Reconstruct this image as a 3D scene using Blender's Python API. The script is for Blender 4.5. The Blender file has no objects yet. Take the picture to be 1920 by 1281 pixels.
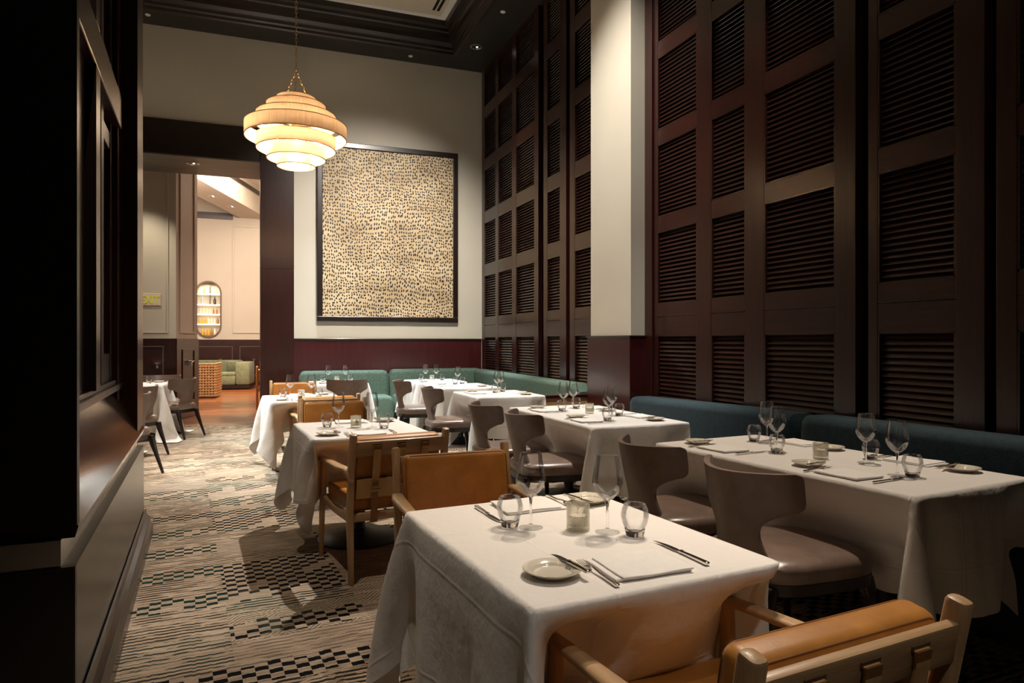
import bpy, bmesh, math, random
import numpy as np
from mathutils import Vector, Matrix
random.seed(7)
PI = math.pi
SC = bpy.context.scene
COL = SC.collection
# ------------------------------------------------------------------ camera
YAW = math.atan(483 / 1280)
cam_d = bpy.data.cameras.new('camera'); cam = bpy.data.objects.new('camera', cam_d); COL.objects.link(cam)
cam_d.sensor_width = 36; cam_d.lens = 36 * 1280 / 1920; cam_d.clip_start = 0.05; cam_d.clip_end = 100
cam.location = (0, 0, 1.33); cam.rotation_euler = (PI / 2, 0, -YAW)
SC.camera = cam
# ------------------------------------------------------------------ world and exposure
w = bpy.data.worlds.new('world'); SC.world = w; w.use_nodes = True
w.node_tree.nodes['Background'].inputs[0].default_value = (1.0, 0.9, 0.8, 1)
w.node_tree.nodes['Background'].inputs[1].default_value = 0.013
vs = SC.view_settings; vs.view_transform = 'Standard'; vs.look = 'None'; vs.gamma = 1; vs.use_curve_mapping = False
vs.exposure = 0.75
# ------------------------------------------------------------------ lamps: spots recessed in the ceiling, and added fill lights
WARM = (1.0, 0.84, 0.67); NEUT = (1.0, 0.92, 0.82); COOL = (0.84, 0.96, 1.0)
def spot(loc, aim, power, deg, col=WARM, rad=0.05, blend=0.5):
    l = bpy.data.lights.new('ceiling_or_fill_spot', 'SPOT'); o = bpy.data.objects.new('ceiling_or_fill_spot', l); COL.objects.link(o)
    l.energy = power; l.spot_size = math.radians(deg); l.spot_blend = blend; l.color = col; l.shadow_soft_size = rad
    o.location = loc
    o.rotation_euler = (Vector(aim) - Vector(loc)).to_track_quat('-Z', 'Y').to_euler()
    return o
def area(loc, aim, power, sx, sy, col=WARM):
    l = bpy.data.lights.new('unseen_area_light', 'AREA'); o = bpy.data.objects.new('unseen_area_light', l); COL.objects.link(o)
    l.energy = power; l.shape = 'RECTANGLE'; l.size = sx; l.size_y = sy; l.color = col
    o.location = loc
    o.rotation_euler = (Vector(aim) - Vector(loc)).to_track_quat('-Z', 'Y').to_euler()
    return o
ZC = 5.92
spot((2.75, 3.9, 5.85), (0.95, 1.75, .75), 370, 26, WARM, .03, .7)
spot((3.2, 3.3, 5.85), (1.05, 1.9, .75), 230, 26, WARM, .03, .7)
spot((3.2, 3.6, 5.85), (2.35, 2.6, .6), 440, 40, WARM, .03, .8)
spot((3.2, 6.0, 5.85), (2.4, 4.9, .75), 760, 32, NEUT, .03, .8)
spot((2.75, 6.3, 5.85), (0.7, 4.7, .75), 900, 30, NEUT, .03, .8)
spot((3.2, 8.2, 5.85), (2.4, 7.3, .75), 900, 32, NEUT, .03, .8)
spot((3.2, 10.1, 5.85), (2.3, 9.3, .75), 1250, 36, COOL, .03, .8)
spot((0.9, 10.3, 5.85), (1.0, 9.9, .75), 1150, 42, COOL, .03, .8)
spot((-1.9, 8.6, 5.85), (0.3, 7.6, .75), 1500, 34, COOL, .12, .8)
spot((-1.2, 5.4, 5.85), (-0.2, 7.0, 0), 1250, 36, NEUT, .25, 1.0)
spot((-0.4, 9.2, 5.85), (-0.4, 8.4, 0), 1300, 34, NEUT, .2, 1.0)
spot((0.3, -1.6, 5.85), (1.0, 1.2, .5), 110, 24, NEUT, .1, .9)  # fill added behind the camera to brighten the nearest cloth's front
spot((-1.9, 9.9, 5.85), (-0.8, 10.2, .0), 800, 44, NEUT, .1, .9)
spot((-0.3, 2.5, 5.85), (-0.2, 3.4, 0), 170, 50, WARM, .03, .9)
spot((1.9, 0.4, 5.85), (1.25, .95, .7), 50, 30, NEUT, .03, .9)
# washes on the shutters, pillar and back wall
spot((1.5, 5.3, 5.85), (3.5, 6.25, 2.8), 620, 62, NEUT, .08, 1.0)
spot((2.2, 3.2, 5.85), (3.65, 4.7, 1.9), 260, 34, NEUT, .05, .9)
spot((2.2, 1.2, 5.85), (3.65, 2.6, 3.2), 22, 40, WARM, .05, .9)
spot((2.0, 6.6, 5.85), (1.75, 11.0, 2.0), 1150, 62, NEUT, .15, 1.0)
spot((2.3, 9.4, 5.85), (3.6, 8.8, 1.8), 190, 60, WARM, .05, .9)
# the lounge beyond the opening
spot((-0.6, 19.3, 5.05), (-0.6, 18.6, 0), 1700, 60, (1, .75, .45), .05, .8)
spot((-0.75, 14.6, 4.0), (-0.35, 14.1, 0), 900, 26, (1, .75, .45), .05, .8)
area((0.2, 17.5, 5.4), (0.2, 18.5, 0), 260, 3, 5, (1, .85, .68))  # unseen soft panel added to brighten the lounge
area((-1.2, 15.6, 4.6), (-0.6, 22.0, 2.6), 200, 1.2, 1.2, (1, .87, .72))  # another added panel, filling the far lounge wall
spot((-1.75, 11.9, 3.9), (-1.75, 12.8, 2.2), 60, 80, (1, .9, .68), .05, .9)

# ------------------------------------------------------------------ node helper
class E:
    def __init__(s, nt, sock): s.nt = nt; s.s = sock
    def _m(s, op, *a):
        n = s.nt.nodes.new('ShaderNodeMath'); n.operation = op
        for i, x in enumerate((s,) + a):
            if isinstance(x, E): s.nt.links.new(x.s, n.inputs[i])
            else: n.inputs[i].default_value = x
        return E(s.nt, n.outputs[0])
    def __add__(s, o): return s._m('ADD', o)
    def __sub__(s, o): return s._m('SUBTRACT', o)
    def __mul__(s, o): return s._m('MULTIPLY', o)
    def __truediv__(s, o): return s._m('DIVIDE', o)
    def floor(s): return s._m('FLOOR')
    def frac(s): return s._m('FRACT')
    def abs(s): return s._m('ABSOLUTE')
    def sin(s): return s._m('SINE')
    def lt(s, o): return s._m('LESS_THAN', o)
    def gt(s, o): return s._m('GREATER_THAN', o)
    def mod(s, o): return s._m('FLOORED_MODULO', o)
    def max(s, o): return s._m('MAXIMUM', o)
    def min(s, o): return s._m('MINIMUM', o)
    def pow(s, o): return s._m('POWER', o)
    def rnd(s, a, b):
        return s._m('MULTIPLY', b - a)._m('ADD', a)
def newmat(name):
    m = bpy.data.materials.new(name); m.use_nodes = True; nt = m.node_tree
    return m, nt, nt.nodes['Principled BSDF']
def setp(p, **k):
    names = dict(color='Base Color', rough='Roughness', metal='Metallic', coat='Coat Weight', coatr='Coat Roughness',
                 trans='Transmission Weight', ior='IOR', emis='Emission Color', es='Emission Strength', spec='Specular IOR Level',
                 sheen='Sheen Weight', sheenr='Sheen Roughness')
    for a, v in k.items():
        i = p.inputs[names[a]]
        i.default_value = (*v, 1) if isinstance(v, tuple) and len(v) == 3 else v
def coord(nt, kind='Object'):
    return nt.nodes.new('ShaderNodeTexCoord').outputs[kind]
def xyz(nt, sock):
    n = nt.nodes.new('ShaderNodeSeparateXYZ'); nt.links.new(sock, n.inputs[0])
    return [E(nt, n.outputs[i]) for i in range(3)]
def comb(nt, x, y, z):
    n = nt.nodes.new('ShaderNodeCombineXYZ')
    for i, v in enumerate((x, y, z)):
        if isinstance(v, E): nt.links.new(v.s, n.inputs[i])
        else: n.inputs[i].default_value = v
    return n.outputs[0]
def mapv(nt, vec, scale=(1, 1, 1), rot=(0, 0, 0)):
    n = nt.nodes.new('ShaderNodeMapping'); nt.links.new(vec, n.inputs[0])
    n.inputs['Scale'].default_value = scale; n.inputs['Rotation'].default_value = rot
    return n.outputs[0]
def noise(nt, vec, scale, detail=3, rough=.55):
    n = nt.nodes.new('ShaderNodeTexNoise'); nt.links.new(vec, n.inputs['Vector'])
    n.inputs['Scale'].default_value = scale; n.inputs['Detail'].default_value = detail; n.inputs['Roughness'].default_value = rough
    return E(nt, n.outputs[0])
def white(nt, vec):
    n = nt.nodes.new('ShaderNodeTexWhiteNoise'); n.noise_dimensions = '3D'; nt.links.new(vec, n.inputs[0])
    return E(nt, n.outputs[0])
def ramp(nt, fac, stops):
    n = nt.nodes.new('ShaderNodeValToRGB'); nt.links.new(fac.s, n.inputs[0])
    cr = n.color_ramp
    while len(cr.elements) < len(stops): cr.elements.new(.5)
    for e, (p, c) in zip(cr.elements, stops): e.position = p; e.color = (*c, 1)
    return n.outputs[0]
def mixc(nt, fac, a, b):
    n = nt.nodes.new('ShaderNodeMix'); n.data_type = 'RGBA'
    nt.links.new(fac.s, n.inputs[0])
    for i, v in ((6, a), (7, b)):
        if isinstance(v, tuple): n.inputs[i].default_value = (*v, 1)
        else: nt.links.new(v, n.inputs[i])
    return n.outputs[2]
def bump(nt, p, h, strength=.3, dist=.01):
    n = nt.nodes.new('ShaderNodeBump'); nt.links.new(h.s if isinstance(h, E) else h, n.inputs['Height'])
    n.inputs['Strength'].default_value = strength; n.inputs['Distance'].default_value = dist
    nt.links.new(n.outputs[0], p.inputs['Normal'])
def wood(name, c1, c2, rough=.35, coat=0.3, axis='z', scale=1.0, b=.08):
    m, nt, p = newmat(name)
    st = {'z': (14, 14, .9), 'x': (.9, 14, 14), 'y': (14, .9, 14)}[axis]
    v = mapv(nt, coord(nt), tuple(s * scale for s in st))
    n1 = noise(nt, v, 2.2, 5, .6)
    v2 = mapv(nt, coord(nt), tuple(s * scale * 5 for s in st))
    n2 = noise(nt, v2, 3.0, 2, .5)
    f = n1 * .7 + n2 * .3
    nt.links.new(ramp(nt, f, [(.32, c1), (.68, c2)]), p.inputs['Base Color'])
    setp(p, rough=rough, coat=coat, coatr=.16)
    bump(nt, p, n2, b, .002)
    return m
def plain(name, c, rough=.5, var=.0, vs=3, **k):
    m, nt, p = newmat(name)
    if var:
        n = noise(nt, coord(nt), vs, 3)
        nt.links.new(ramp(nt, n, [(.3, tuple(x * (1 - var) for x in c)), (.7, tuple(min(1, x * (1 + var)) for x in c))]), p.inputs['Base Color'])
        setp(p, rough=rough, **k)
    else: setp(p, color=c, rough=rough, **k)
    return m
M = {}
M['mahog'] = wood('mahogany', (.011, .0026, .0020), (.036, .0068, .0048), .30, .2)
M['mahogh'] = wood('mahogany_horizontal', (.012, .0028, .0022), (.038, .0074, .0052), .30, .2, 'y')
M['mahogr'] = wood('red_mahogany', (.028, .0045, .0055), (.062, .0095, .0100), .3, .35)
M['slat'] = wood('mahogany_slat', (.011, .0036, .0024), (.038, .0115, .0072), .28, .3, 'y')
M['slope'] = wood('polished_mahogany', (.016, .006, .004), (.040, .014, .009), .12, .8, 'y')
M['dark'] = wood('espresso_wood', (.007, .0032, .0024), (.018, .008, .006), .32, .2)
M['darkx'] = wood('espresso_wood_x', (.007, .0032, .0026), (.018, .008, .006), .36, .2, 'x')
M['lintel'] = wood('grey_lit_wood', (.05, .045, .04), (.14, .12, .10), .45, .1, 'x')  # downlit greyness of the opening soffit put into the colour; beads reuse it
M['oak'] = wood('light_oak', (.36, .21, .10), (.52, .33, .17), .42, .1, 'z', 1.6, .15)
M['oakx'] = wood('light_oak_x', (.36, .21, .10), (.52, .33, .17), .42, .1, 'x', 1.6, .15)
M['oaky'] = wood('light_oak_y', (.36, .21, .10), (.52, .33, .17), .42, .1, 'y', 1.6, .15)
M['orangewood'] = wood('orange_wood', (.35, .14, .045), (.55, .25, .09), .4, .2)
def leather(name, c1, c2, rough, b=.25, sc=9):
    m, nt, p = newmat(name)
    n1 = noise(nt, coord(nt), sc, 5, .65)
    nt.links.new(ramp(nt, n1, [(.3, c1), (.7, c2)]), p.inputs['Base Color'])
    vo = nt.nodes.new('ShaderNodeTexVoronoi'); vo.inputs['Scale'].default_value = 420
    nt.links.new(coord(nt), vo.inputs['Vector'])
    w1 = noise(nt, coord(nt), 22, 3, .5)
    h = E(nt, vo.outputs['Distance']) * .15 + w1 * .5
    setp(p, rough=rough)
    bump(nt, p, h, b, .004)
    return m
M['tan'] = leather('cognac_leather', (.38, .150, .026), (.56, .240, .052), .40)
M['tandark'] = leather('saddle_leather_edge', (.20, .075, .018), (.30, .12, .03), .45)
M['strap'] = leather('natural_leather_strap', (.48, .28, .10), (.62, .39, .17), .5)
M['taupe'] = leather('taupe_leather', (.15, .102, .080), (.23, .16, .128), .28, .12, 12)
M['taupeback'] = leather('taupe_leather_back', (.115, .074, .058), (.165, .108, .084), .42, .12, 12)
def fabric(name, c1, c2, sc, sheen=.3, b=.4):
    m, nt, p = newmat(name)
    n1 = noise(nt, coord(nt), sc, 4, .7); n2 = noise(nt, coord(nt), sc * 6, 2, .5)
    nt.links.new(ramp(nt, n1 * .5 + n2 * .5, [(.36, c1), (.62, c2)]), p.inputs['Base Color'])
    setp(p, rough=.9, sheen=sheen, sheenr=.5)
    bump(nt, p, n2, b, .003)
    return m
M['blue'] = fabric('teal_blue_chenille', (.004, .018, .027), (.012, .042, .058), 26, .1)
M['green'] = fabric('sage_green_chenille', (.038, .074, .058), (.125, .19, .148), 45, .0)
M['greygreen'] = fabric('grey_green_velvet', (.09, .10, .055), (.18, .19, .11), 12, .1)
# plaster walls
def plaster(name, c):
    m, nt, p = newmat(name)
    n = noise(nt, coord(nt), .8, 3)
    nt.links.new(ramp(nt, n, [(.3, tuple(x * .95 for x in c)), (.7, tuple(x * 1.04 for x in c))]), p.inputs['Base Color'])
    setp(p, rough=.6); bump(nt, p, noise(nt, coord(nt), 60, 2), .05, .002)
    return m
M['cream'] = plaster('cream_plaster', (.52, .48, .40))
M['creamhall'] = plaster('hall_plaster', (.50, .43, .35))
M['ceilw'] = plaster('pale_ceiling', (.56, .50, .40))
M['black'] = plain('black_paint', (.012, .010, .009), .4)
M['soffit'] = plain('dark_soffit', (.016, .012, .010), .5)
M['metal'] = plain('polished_steel', (.78, .75, .70), .12, metal=1.0)
M['blade'] = plain('steel_blade', (.6, .58, .55), .18, metal=1.0)
M['brass'] = plain('aged_brass', (.55, .33, .14), .35, metal=1.0)
M['nickel'] = plain('brushed_nickel', (.7, .7, .7), .3, metal=1.0)
M['plate'] = plain('cream_porcelain', (.70, .64, .53), .15, coat=.5)
M['base'] = plain('black_iron', (.02, .02, .022), .45)
M['wax'] = plain('pale_wax', (.75, .72, .64), .5)
M['wick'] = plain('dark_wire', (.12, .06, .03), .5)
M['rattan'] = plain('woven_rattan', (.45, .25, .11), .55, .3, 20)
M['signp'] = plain('sign_plate', (.70, .52, .42), .5)
M['signt'] = plain('exit_letters', (.42, .40, .05), .5, emis=(.6, .65, .1), es=.14)
M['white'] = plain('white_paint', (.72, .70, .66), .5)
# linen
m, nt, p = newmat('white_linen'); M['linen'] = m
uv = coord(nt, 'UV'); ux, uy, _ = xyz(nt, uv)
wr = noise(nt, coord(nt), 5.0, 4, .6); wv = noise(nt, coord(nt), 260, 2, .5)
cr = None
for e_ in (ux, uy):
    d = ((e_ / .30).frac() - .5).abs()
    k = (d * -40.0 + 1.0).max(0.0)
    cr = k if cr is None else cr + k
setp(p, color=(.78, .74, .70), rough=.75, sheen=.15)
bump(nt, p, wr * 1.0 + cr * .10 + wv * .03, .6, .02)
M['napkin'] = plain('napkin_cotton', (.80, .77, .74), .8, .03, 40)
# glass
def thin_glass(name, tint=(.97, .97, .97), rough=0.0, extra=0.0, bumpy=False):
    m = bpy.data.materials.new(name); m.use_nodes = True; nt = m.node_tree
    for n in list(nt.nodes):
        if n.type == 'BSDF_PRINCIPLED': nt.nodes.remove(n)
    out = [n for n in nt.nodes if n.type == 'OUTPUT_MATERIAL'][0]
    tr = nt.nodes.new('ShaderNodeBsdfTransparent'); tr.inputs[0].default_value = (*tint, 1)
    gl = nt.nodes.new('ShaderNodeBsdfGlossy'); gl.inputs['Roughness'].default_value = rough
    lw = nt.nodes.new('ShaderNodeFresnel'); lw.inputs[0].default_value = 1.5
    f = E(nt, lw.outputs[0]) * .52 + extra
    mx = nt.nodes.new('ShaderNodeMixShader'); nt.links.new(f.s, mx.inputs[0]); nt.links.new(tr.outputs[0], mx.inputs[1]); nt.links.new(gl.outputs[0], mx.inputs[2])
    last = mx
    if bumpy:
        bp = nt.nodes.new('ShaderNodeBump'); nt.links.new(noise(nt, coord(nt), 90, 3, .7).s, bp.inputs['Height']); bp.inputs['Strength'].default_value = .8; bp.inputs['Distance'].default_value = .004
        nt.links.new(bp.outputs[0], gl.inputs['Normal']); nt.links.new(bp.outputs[0], lw.inputs['Normal'])
        df = nt.nodes.new('ShaderNodeBsdfTranslucent'); df.inputs[0].default_value = (.8, .76, .66, 1)
        sp = noise(nt, coord(nt), 160, 4, .8)
        m2 = nt.nodes.new('ShaderNodeMixShader'); nt.links.new(((sp - .40) * .9 + .08).s, m2.inputs[0])
        nt.links.new(mx.outputs[0], m2.inputs[1]); nt.links.new(df.outputs[0], m2.inputs[2]); last = m2
    nt.links.new(last.outputs[0], out.inputs[0])
    return m
M['thin'] = thin_glass('clear_glass_wall', (.995, .995, .995))
M['cracked'] = thin_glass('crackled_glass', (.97, .96, .92), .06, .05, True)
M['rim'] = thin_glass('glass_rim', (1, 1, 1), .12, .38)
M['pane'] = thin_glass('dark_pane', (.35, .35, .37), .02, .05)
m, nt, p = newmat('solid_glass'); M['glass'] = m; setp(p, color=(.98, .98, .98), rough=0.0, trans=1.0, ior=1.5)
# lamp shade
m = bpy.data.materials.new('raffia_shade'); M['shade'] = m; m.use_nodes = True; nt = m.node_tree; nt.nodes.remove(nt.nodes['Principled BSDF'])
out = [n for n in nt.nodes if n.type == 'OUTPUT_MATERIAL'][0]
x_, y_, z_ = xyz(nt, coord(nt)); ang = y_._m('ARCTAN2', x_)
nn = noise(nt, comb(nt, ang * 40.0, z_ * 1.5, 0.0), 3.0, 4, .7)
cc = ramp(nt, nn, [(.3, (.58, .45, .32)), (.7, (.84, .74, .60))])
df = nt.nodes.new('ShaderNodeBsdfDiffuse'); tl = nt.nodes.new('ShaderNodeBsdfTranslucent'); mx = nt.nodes.new('ShaderNodeMixShader'); mx.inputs[0].default_value = .38
nt.links.new(cc, df.inputs[0]); nt.links.new(cc, tl.inputs[0]); nt.links.new(df.outputs[0], mx.inputs[1]); nt.links.new(tl.outputs[0], mx.inputs[2]); nt.links.new(mx.outputs[0], out.inputs[0])
def emit(name, c, s):
    m, nt, p = newmat(name); setp(p, color=(.8, .8, .8), emis=c, es=s); return m
M['bulb'] = emit('lit_bulb', (1, .85, .65), 140)
M['lampface'] = emit('lit_lamp_face', (1, .93, .82), 30)
M['shelflight'] = emit('lit_shelf_edge', (1, .86, .58), 1.1)
M['smallglow'] = emit('sconce_glow', (1, .85, .65), 3)
# carpet
m, nt, p = newmat('patterned_carpet'); M['carpet'] = m
v = mapv(nt, coord(nt), (1, 1, 1), (0, 0, math.radians(-5)))
X, Y, Z = xyz(nt, v)
wob = noise(nt, comb(nt, X * 1.2, Y * 1.2, 0.0), 2.0, 2) - .5
Yw = Y + wob * .03
jit = (white(nt, comb(nt, (X / .015).floor(), 3.0, 0.0)) - .5)
Yj = Yw + jit * .006
colm = ((X + .43) / .62).floor()
roff = white(nt, comb(nt, colm, 7.0, 0.0)) * .5
row = ((Yw + roff) / .34).floor()
r1 = white(nt, comb(nt, colm, row, 1.0)); r2 = white(nt, comb(nt, colm, row, 2.0)); r3 = white(nt, comb(nt, colm, row, 5.0))
# background: fine cross threads
th = noise(nt, comb(nt, X * 3.0, Yj * 70.0, 0.0), 1.4, 4, .75)
ln = noise(nt, comb(nt, X * 5.0, Yj * 42.0, 4.0), 1.0, 3, .6)
big = noise(nt, comb(nt, X, Y, 2.0), .9, 3, .5)
speck = noise(nt, comb(nt, X, Y, 0.0), 220.0, 2, .6)
base = ramp(nt, th * .55 + big * .25 + speck * .2, [(.40, (.15, .105, .07)), (.5, (.40, .30, .215)), (.62, (.54, .44, .33))])
dark = (.010, .010, .009); green = (.018, .040, .030)
zig = ((X / .17).frac() - .5).abs() * .20
chev = ((Yj + zig) / .030).frac().lt(.30) * ln.gt(.42)
lines = ((Yj / .034).frac()).lt(.48) * (ln.gt(.46))
linesd = ((Yj / .034).frac()).lt(.52) * (noise(nt, comb(nt, X * 9.0, Yj * 37.0, 7.0), 1.0, 2, .5).gt(.44))
cx = (X / .052).floor(); cy = (Yj / .040).floor()
chk = ((cx + cy).mod(2.0)).lt(.5)
keep = white(nt, comb(nt, (cx / 2.0).floor(), (cy / 2.0).floor(), 9.0)).lt(.84)
chk = chk * keep * (((Yj / .040).frac()).gt(.08))
step = (((X / .104).floor() + 1.0) * .5).frac() * .05
bandf = ((Yw + step) / .47).frac(); bandi = ((Yw + step) / .47).floor()
bsel = white(nt, comb(nt, colm, bandi, 21.0)).lt(.70)
band = bandf.lt(.40) * bsel
full = r1.lt(.13)
is_chk = band.max(full)
nb = (is_chk * -1.0) + 1.0
is_line = r1.gt(.13) * r1.lt(.42) * nb
is_dense = r1.gt(.42) * r1.lt(.66) * nb
is_chev = r1.gt(.66) * r1.lt(.84) * nb
is_plain = r1.gt(.84) * nb
lf = lines * .92 * is_line + linesd * .97 * is_dense + chev * .8 * is_chev + lines * .5 * is_plain + lines * .3 * is_chk
col = mixc(nt, lf.min(1.0), base, mixc(nt, r3.gt(.55), (.016, .013, .010), (.012, .026, .020)))
col = mixc(nt, (chk * is_chk), col, mixc(nt, r2.gt(.62), (.006, .006, .006), (.010, .024, .018)))
tone = is_plain * (r2.gt(.4)) * .3
col = mixc(nt, tone, col, (.17, .14, .12))
gp = ((noise(nt, comb(nt, X, Y, 8.0), 1.6, 3) - .5) * 5.0).max(0.0).min(1.0) * r3.gt(.4) * .34
col = mixc(nt, gp, col, (.14, .19, .14))
nt.links.new(col, p.inputs['Base Color']); setp(p, rough=1.0, spec=.1)
bump(nt, p, speck * .6 + th * .4, .5, .006)
# lounge timber floor
m, nt, p = newmat('amber_timber_floor'); M['timber'] = m
X, Y, Z = xyz(nt, coord(nt))
pl = (Y / .11).floor(); hs = white(nt, comb(nt, pl, (X / 1.6 + pl * .37).floor(), 0.0))
g = noise(nt, comb(nt, X * 1.2, Y * 18.0, hs * 5.0), 2.0, 4, .6)
nt.links.new(ramp(nt, g * .6 + hs * .4, [(.25, (.10, .028, .010)), (.75, (.30, .095, .028))]), p.inputs['Base Color'])
setp(p, rough=.28, coat=.4)
# artwork
m, nt, p = newmat('dotted_canvas'); M['art'] = m
X, Y, Z = xyz(nt, coord(nt))
warp = noise(nt, coord(nt), .9, 2) - .5
dens = noise(nt, coord(nt), 1.1, 2)
vo = nt.nodes.new('ShaderNodeTexVoronoi'); vo.feature = 'F1'; vo.voronoi_dimensions = '2D'; vo.inputs['Randomness'].default_value = .6
nt.links.new(comb(nt, X * 1.30 + warp * .2, Z * .86 + warp * .3, 0.0), vo.inputs['Vector'])
vo.inputs['Scale'].default_value = 21.0
vd = E(nt, vo.outputs['Distance'])
rz = E(nt, vo.outputs['Color'])
sel = vd.lt(rz * .12 + .24)
bg = noise(nt, comb(nt, X * 1.0, 0.0, Z * 2.4), 1.3, 4, .6)
bgc = ramp(nt, bg, [(.3, (.36, .25, .13)), (.6, (.58, .45, .28)), (.8, (.74, .64, .47))])
nt.links.new(mixc(nt, sel, bgc, (.008, .006, .004)), p.inputs['Base Color']); setp(p, rough=.6)

# ------------------------------------------------------------------ mesh helpers
class MB:
    def __init__(s): s.bm = bmesh.new()
    def box(s, c, d, bev=0.0, rot=None, seg=2):
        g = bmesh.ops.create_cube(s.bm, size=1.0); vs_ = g['verts']
        for v_ in vs_: v_.co = Vector((v_.co.x * d[0], v_.co.y * d[1], v_.co.z * d[2]))
        if bev > 0:
            es = list({e for v_ in vs_ for e in v_.link_edges})
            r = bmesh.ops.bevel(s.bm, geom=es, offset=bev, segments=seg, affect='EDGES', profile=.5)
            vs_ = list({v_ for f in r['faces'] for v_ in f.verts} | {v_ for v_ in vs_ if v_.is_valid})
            # every vertex of this island
            seen = set(vs_); st = list(vs_)
            while st:
                a = st.pop()
                for e in a.link_edges:
                    b = e.other_vert(a)
                    if b not in seen: seen.add(b); st.append(b)
            vs_ = list(seen)
        for v_ in vs_:
            if rot is not None: v_.co = rot @ v_.co
            v_.co += Vector(c)
        return vs_
    def b2(s, x0, x1, y0, y1, z0, z1, bev=0.0):
        return s.box(((x0 + x1) / 2, (y0 + y1) / 2, (z0 + z1) / 2), (abs(x1 - x0), abs(y1 - y0), abs(z1 - z0)), bev)
    def loft(s, rings, closed=True, cap=True):
        vr = [[s.bm.verts.new(p_) for p_ in r] for r in rings]
        n = len(vr[0])
        for a, b in zip(vr, vr[1:]):
            for i in range(n if closed else n - 1):
                s.bm.faces.new((a[i], a[(i + 1) % n], b[(i + 1) % n], b[i]))
        if cap and closed:
            s.bm.faces.new(list(reversed(vr[0]))); s.bm.faces.new(vr[-1])
        return vr
    def lathe(s, prof, seg=28, c=(0, 0, 0), close=False):
        rings = []
        pr = prof + [prof[0]] if close else prof
        vr = []
        for r, z in prof:
            if r < 1e-5: vr.append([s.bm.verts.new((c[0], c[1], c[2] + z))])
            else: vr.append([s.bm.verts.new((c[0] + r * math.cos(2 * PI * i / seg), c[1] + r * math.sin(2 * PI * i / seg), c[2] + z)) for i in range(seg)])
        if close: vr.append(vr[0])
        for a, b in zip(vr, vr[1:]):
            for i in range(seg):
                j = (i + 1) % seg
                if len(a) == 1 and len(b) == 1: break
                if len(a) == 1: s.bm.faces.new((a[0], b[j], b[i]))
                elif len(b) == 1: s.bm.faces.new((a[i], a[j], b[0]))
                else: s.bm.faces.new((a[i], a[j], b[j], b[i]))
    def bar(s, pts, sizes, n=14, p=3.0, side=Vector((1, 0, 0)), cap_round=True):
        """rounded-rectangle section swept along pts; sizes = (half width along side, half depth)"""
        P = [Vector(q) for q in pts]; rings = []
        def sec(c, t, a, b):
            t = t.normalized(); sd = (side - t * side.dot(t)).normalized(); up = t.cross(sd)
            out = []
            for i in range(n):
                th_ = 2 * PI * (i + .5) / n; cx_, sx_ = math.cos(th_), math.sin(th_)
                out.append(c + sd * (a * math.copysign(abs(cx_) ** (2 / p), cx_)) + up * (b * math.copysign(abs(sx_) ** (2 / p), sx_)))
            return out
        for i, q in enumerate(P):
            t = (P[min(i + 1, len(P) - 1)] - P[max(i - 1, 0)])
            a, b = sizes[i] if isinstance(sizes, list) else sizes
            if cap_round and i == 0:
                e = min(a, b) * .5; tt = (P[1] - P[0]).normalized()
                rings.append(sec(q, t, a * .55, b * .55)); rings.append(sec(q + tt * e * .35, t, a * .88, b * .88)); rings.append(sec(q + tt * e, t, a, b)); continue
            if cap_round and i == len(P) - 1:
                e = min(a, b) * .5; tt = (P[-1] - P[-2]).normalized()
                rings.append(sec(q - tt * e, t, a, b)); rings.append(sec(q - tt * e * .35, t, a * .88, b * .88)); rings.append(sec(q, t, a * .55, b * .55)); continue
            rings.append(sec(q, t, a, b))
        s.loft(rings)
    def tube(s, pts, r, n=8): s.bar(pts, (r, r), n, 2.0, Vector((.31, .87, .12)), False)
    def done(s, name, mat, parent=None, smooth=True, loc=None, subsurf=0):
        me = bpy.data.meshes.new(name); bmesh.ops.recalc_face_normals(s.bm, faces=s.bm.faces); s.bm.to_mesh(me); s.bm.free()
        return link(name, me, mat, parent, smooth, loc, subsurf)
def link(name, me, mat, parent=None, smooth=True, loc=None, subsurf=0):
    o = bpy.data.objects.new(name, me); COL.objects.link(o)
    if mat is not None: me.materials.append(M[mat] if isinstance(mat, str) else mat)
    if smooth:
        me.polygons.foreach_set('use_smooth', [True] * len(me.polygons))
        try: me.set_sharp_from_angle(angle=math.radians(38))
        except Exception: pass
    if parent: o.parent = parent
    if loc: o.location = loc
    if subsurf:
        md = o.modifiers.new('subsurf', 'SUBSURF'); md.levels = subsurf; md.render_levels = subsurf
    return o
def tag(o, label, cat, group=None):
    o['label'] = label; o['category'] = cat
    if group: o['group'] = group
    return o
def thing(name, label, cat, loc=(0, 0, 0), rz=0, group=None):
    o = bpy.data.objects.new(name, None); COL.objects.link(o); o.empty_display_size = .1
    o.location = loc; o.rotation_euler = (0, 0, rz)
    return tag(o, label, cat, group)
def struct(o): o['kind'] = 'structure'; return o
KIDS = {}
def kids(o): return [c for c in bpy.data.objects if c.parent == o]
def dup(root, loc, rz, label, group=None):
    r = root.copy(); COL.objects.link(r); r.location = loc; r.rotation_euler = (0, 0, rz); r['label'] = label
    if group: r['group'] = group
    for ch in kids(root):
        c = ch.copy(); COL.objects.link(c); c.parent = r
        for g in kids(ch):
            d = g.copy(); COL.objects.link(d); d.parent = c
    return r
def sbox(name, mat, x0, x1, y0, y1, z0, z1, bev=0.0, parent=None):
    b = MB(); b.b2(x0, x1, y0, y1, z0, z1, bev); return struct(b.done(name, mat, parent, False))

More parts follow.
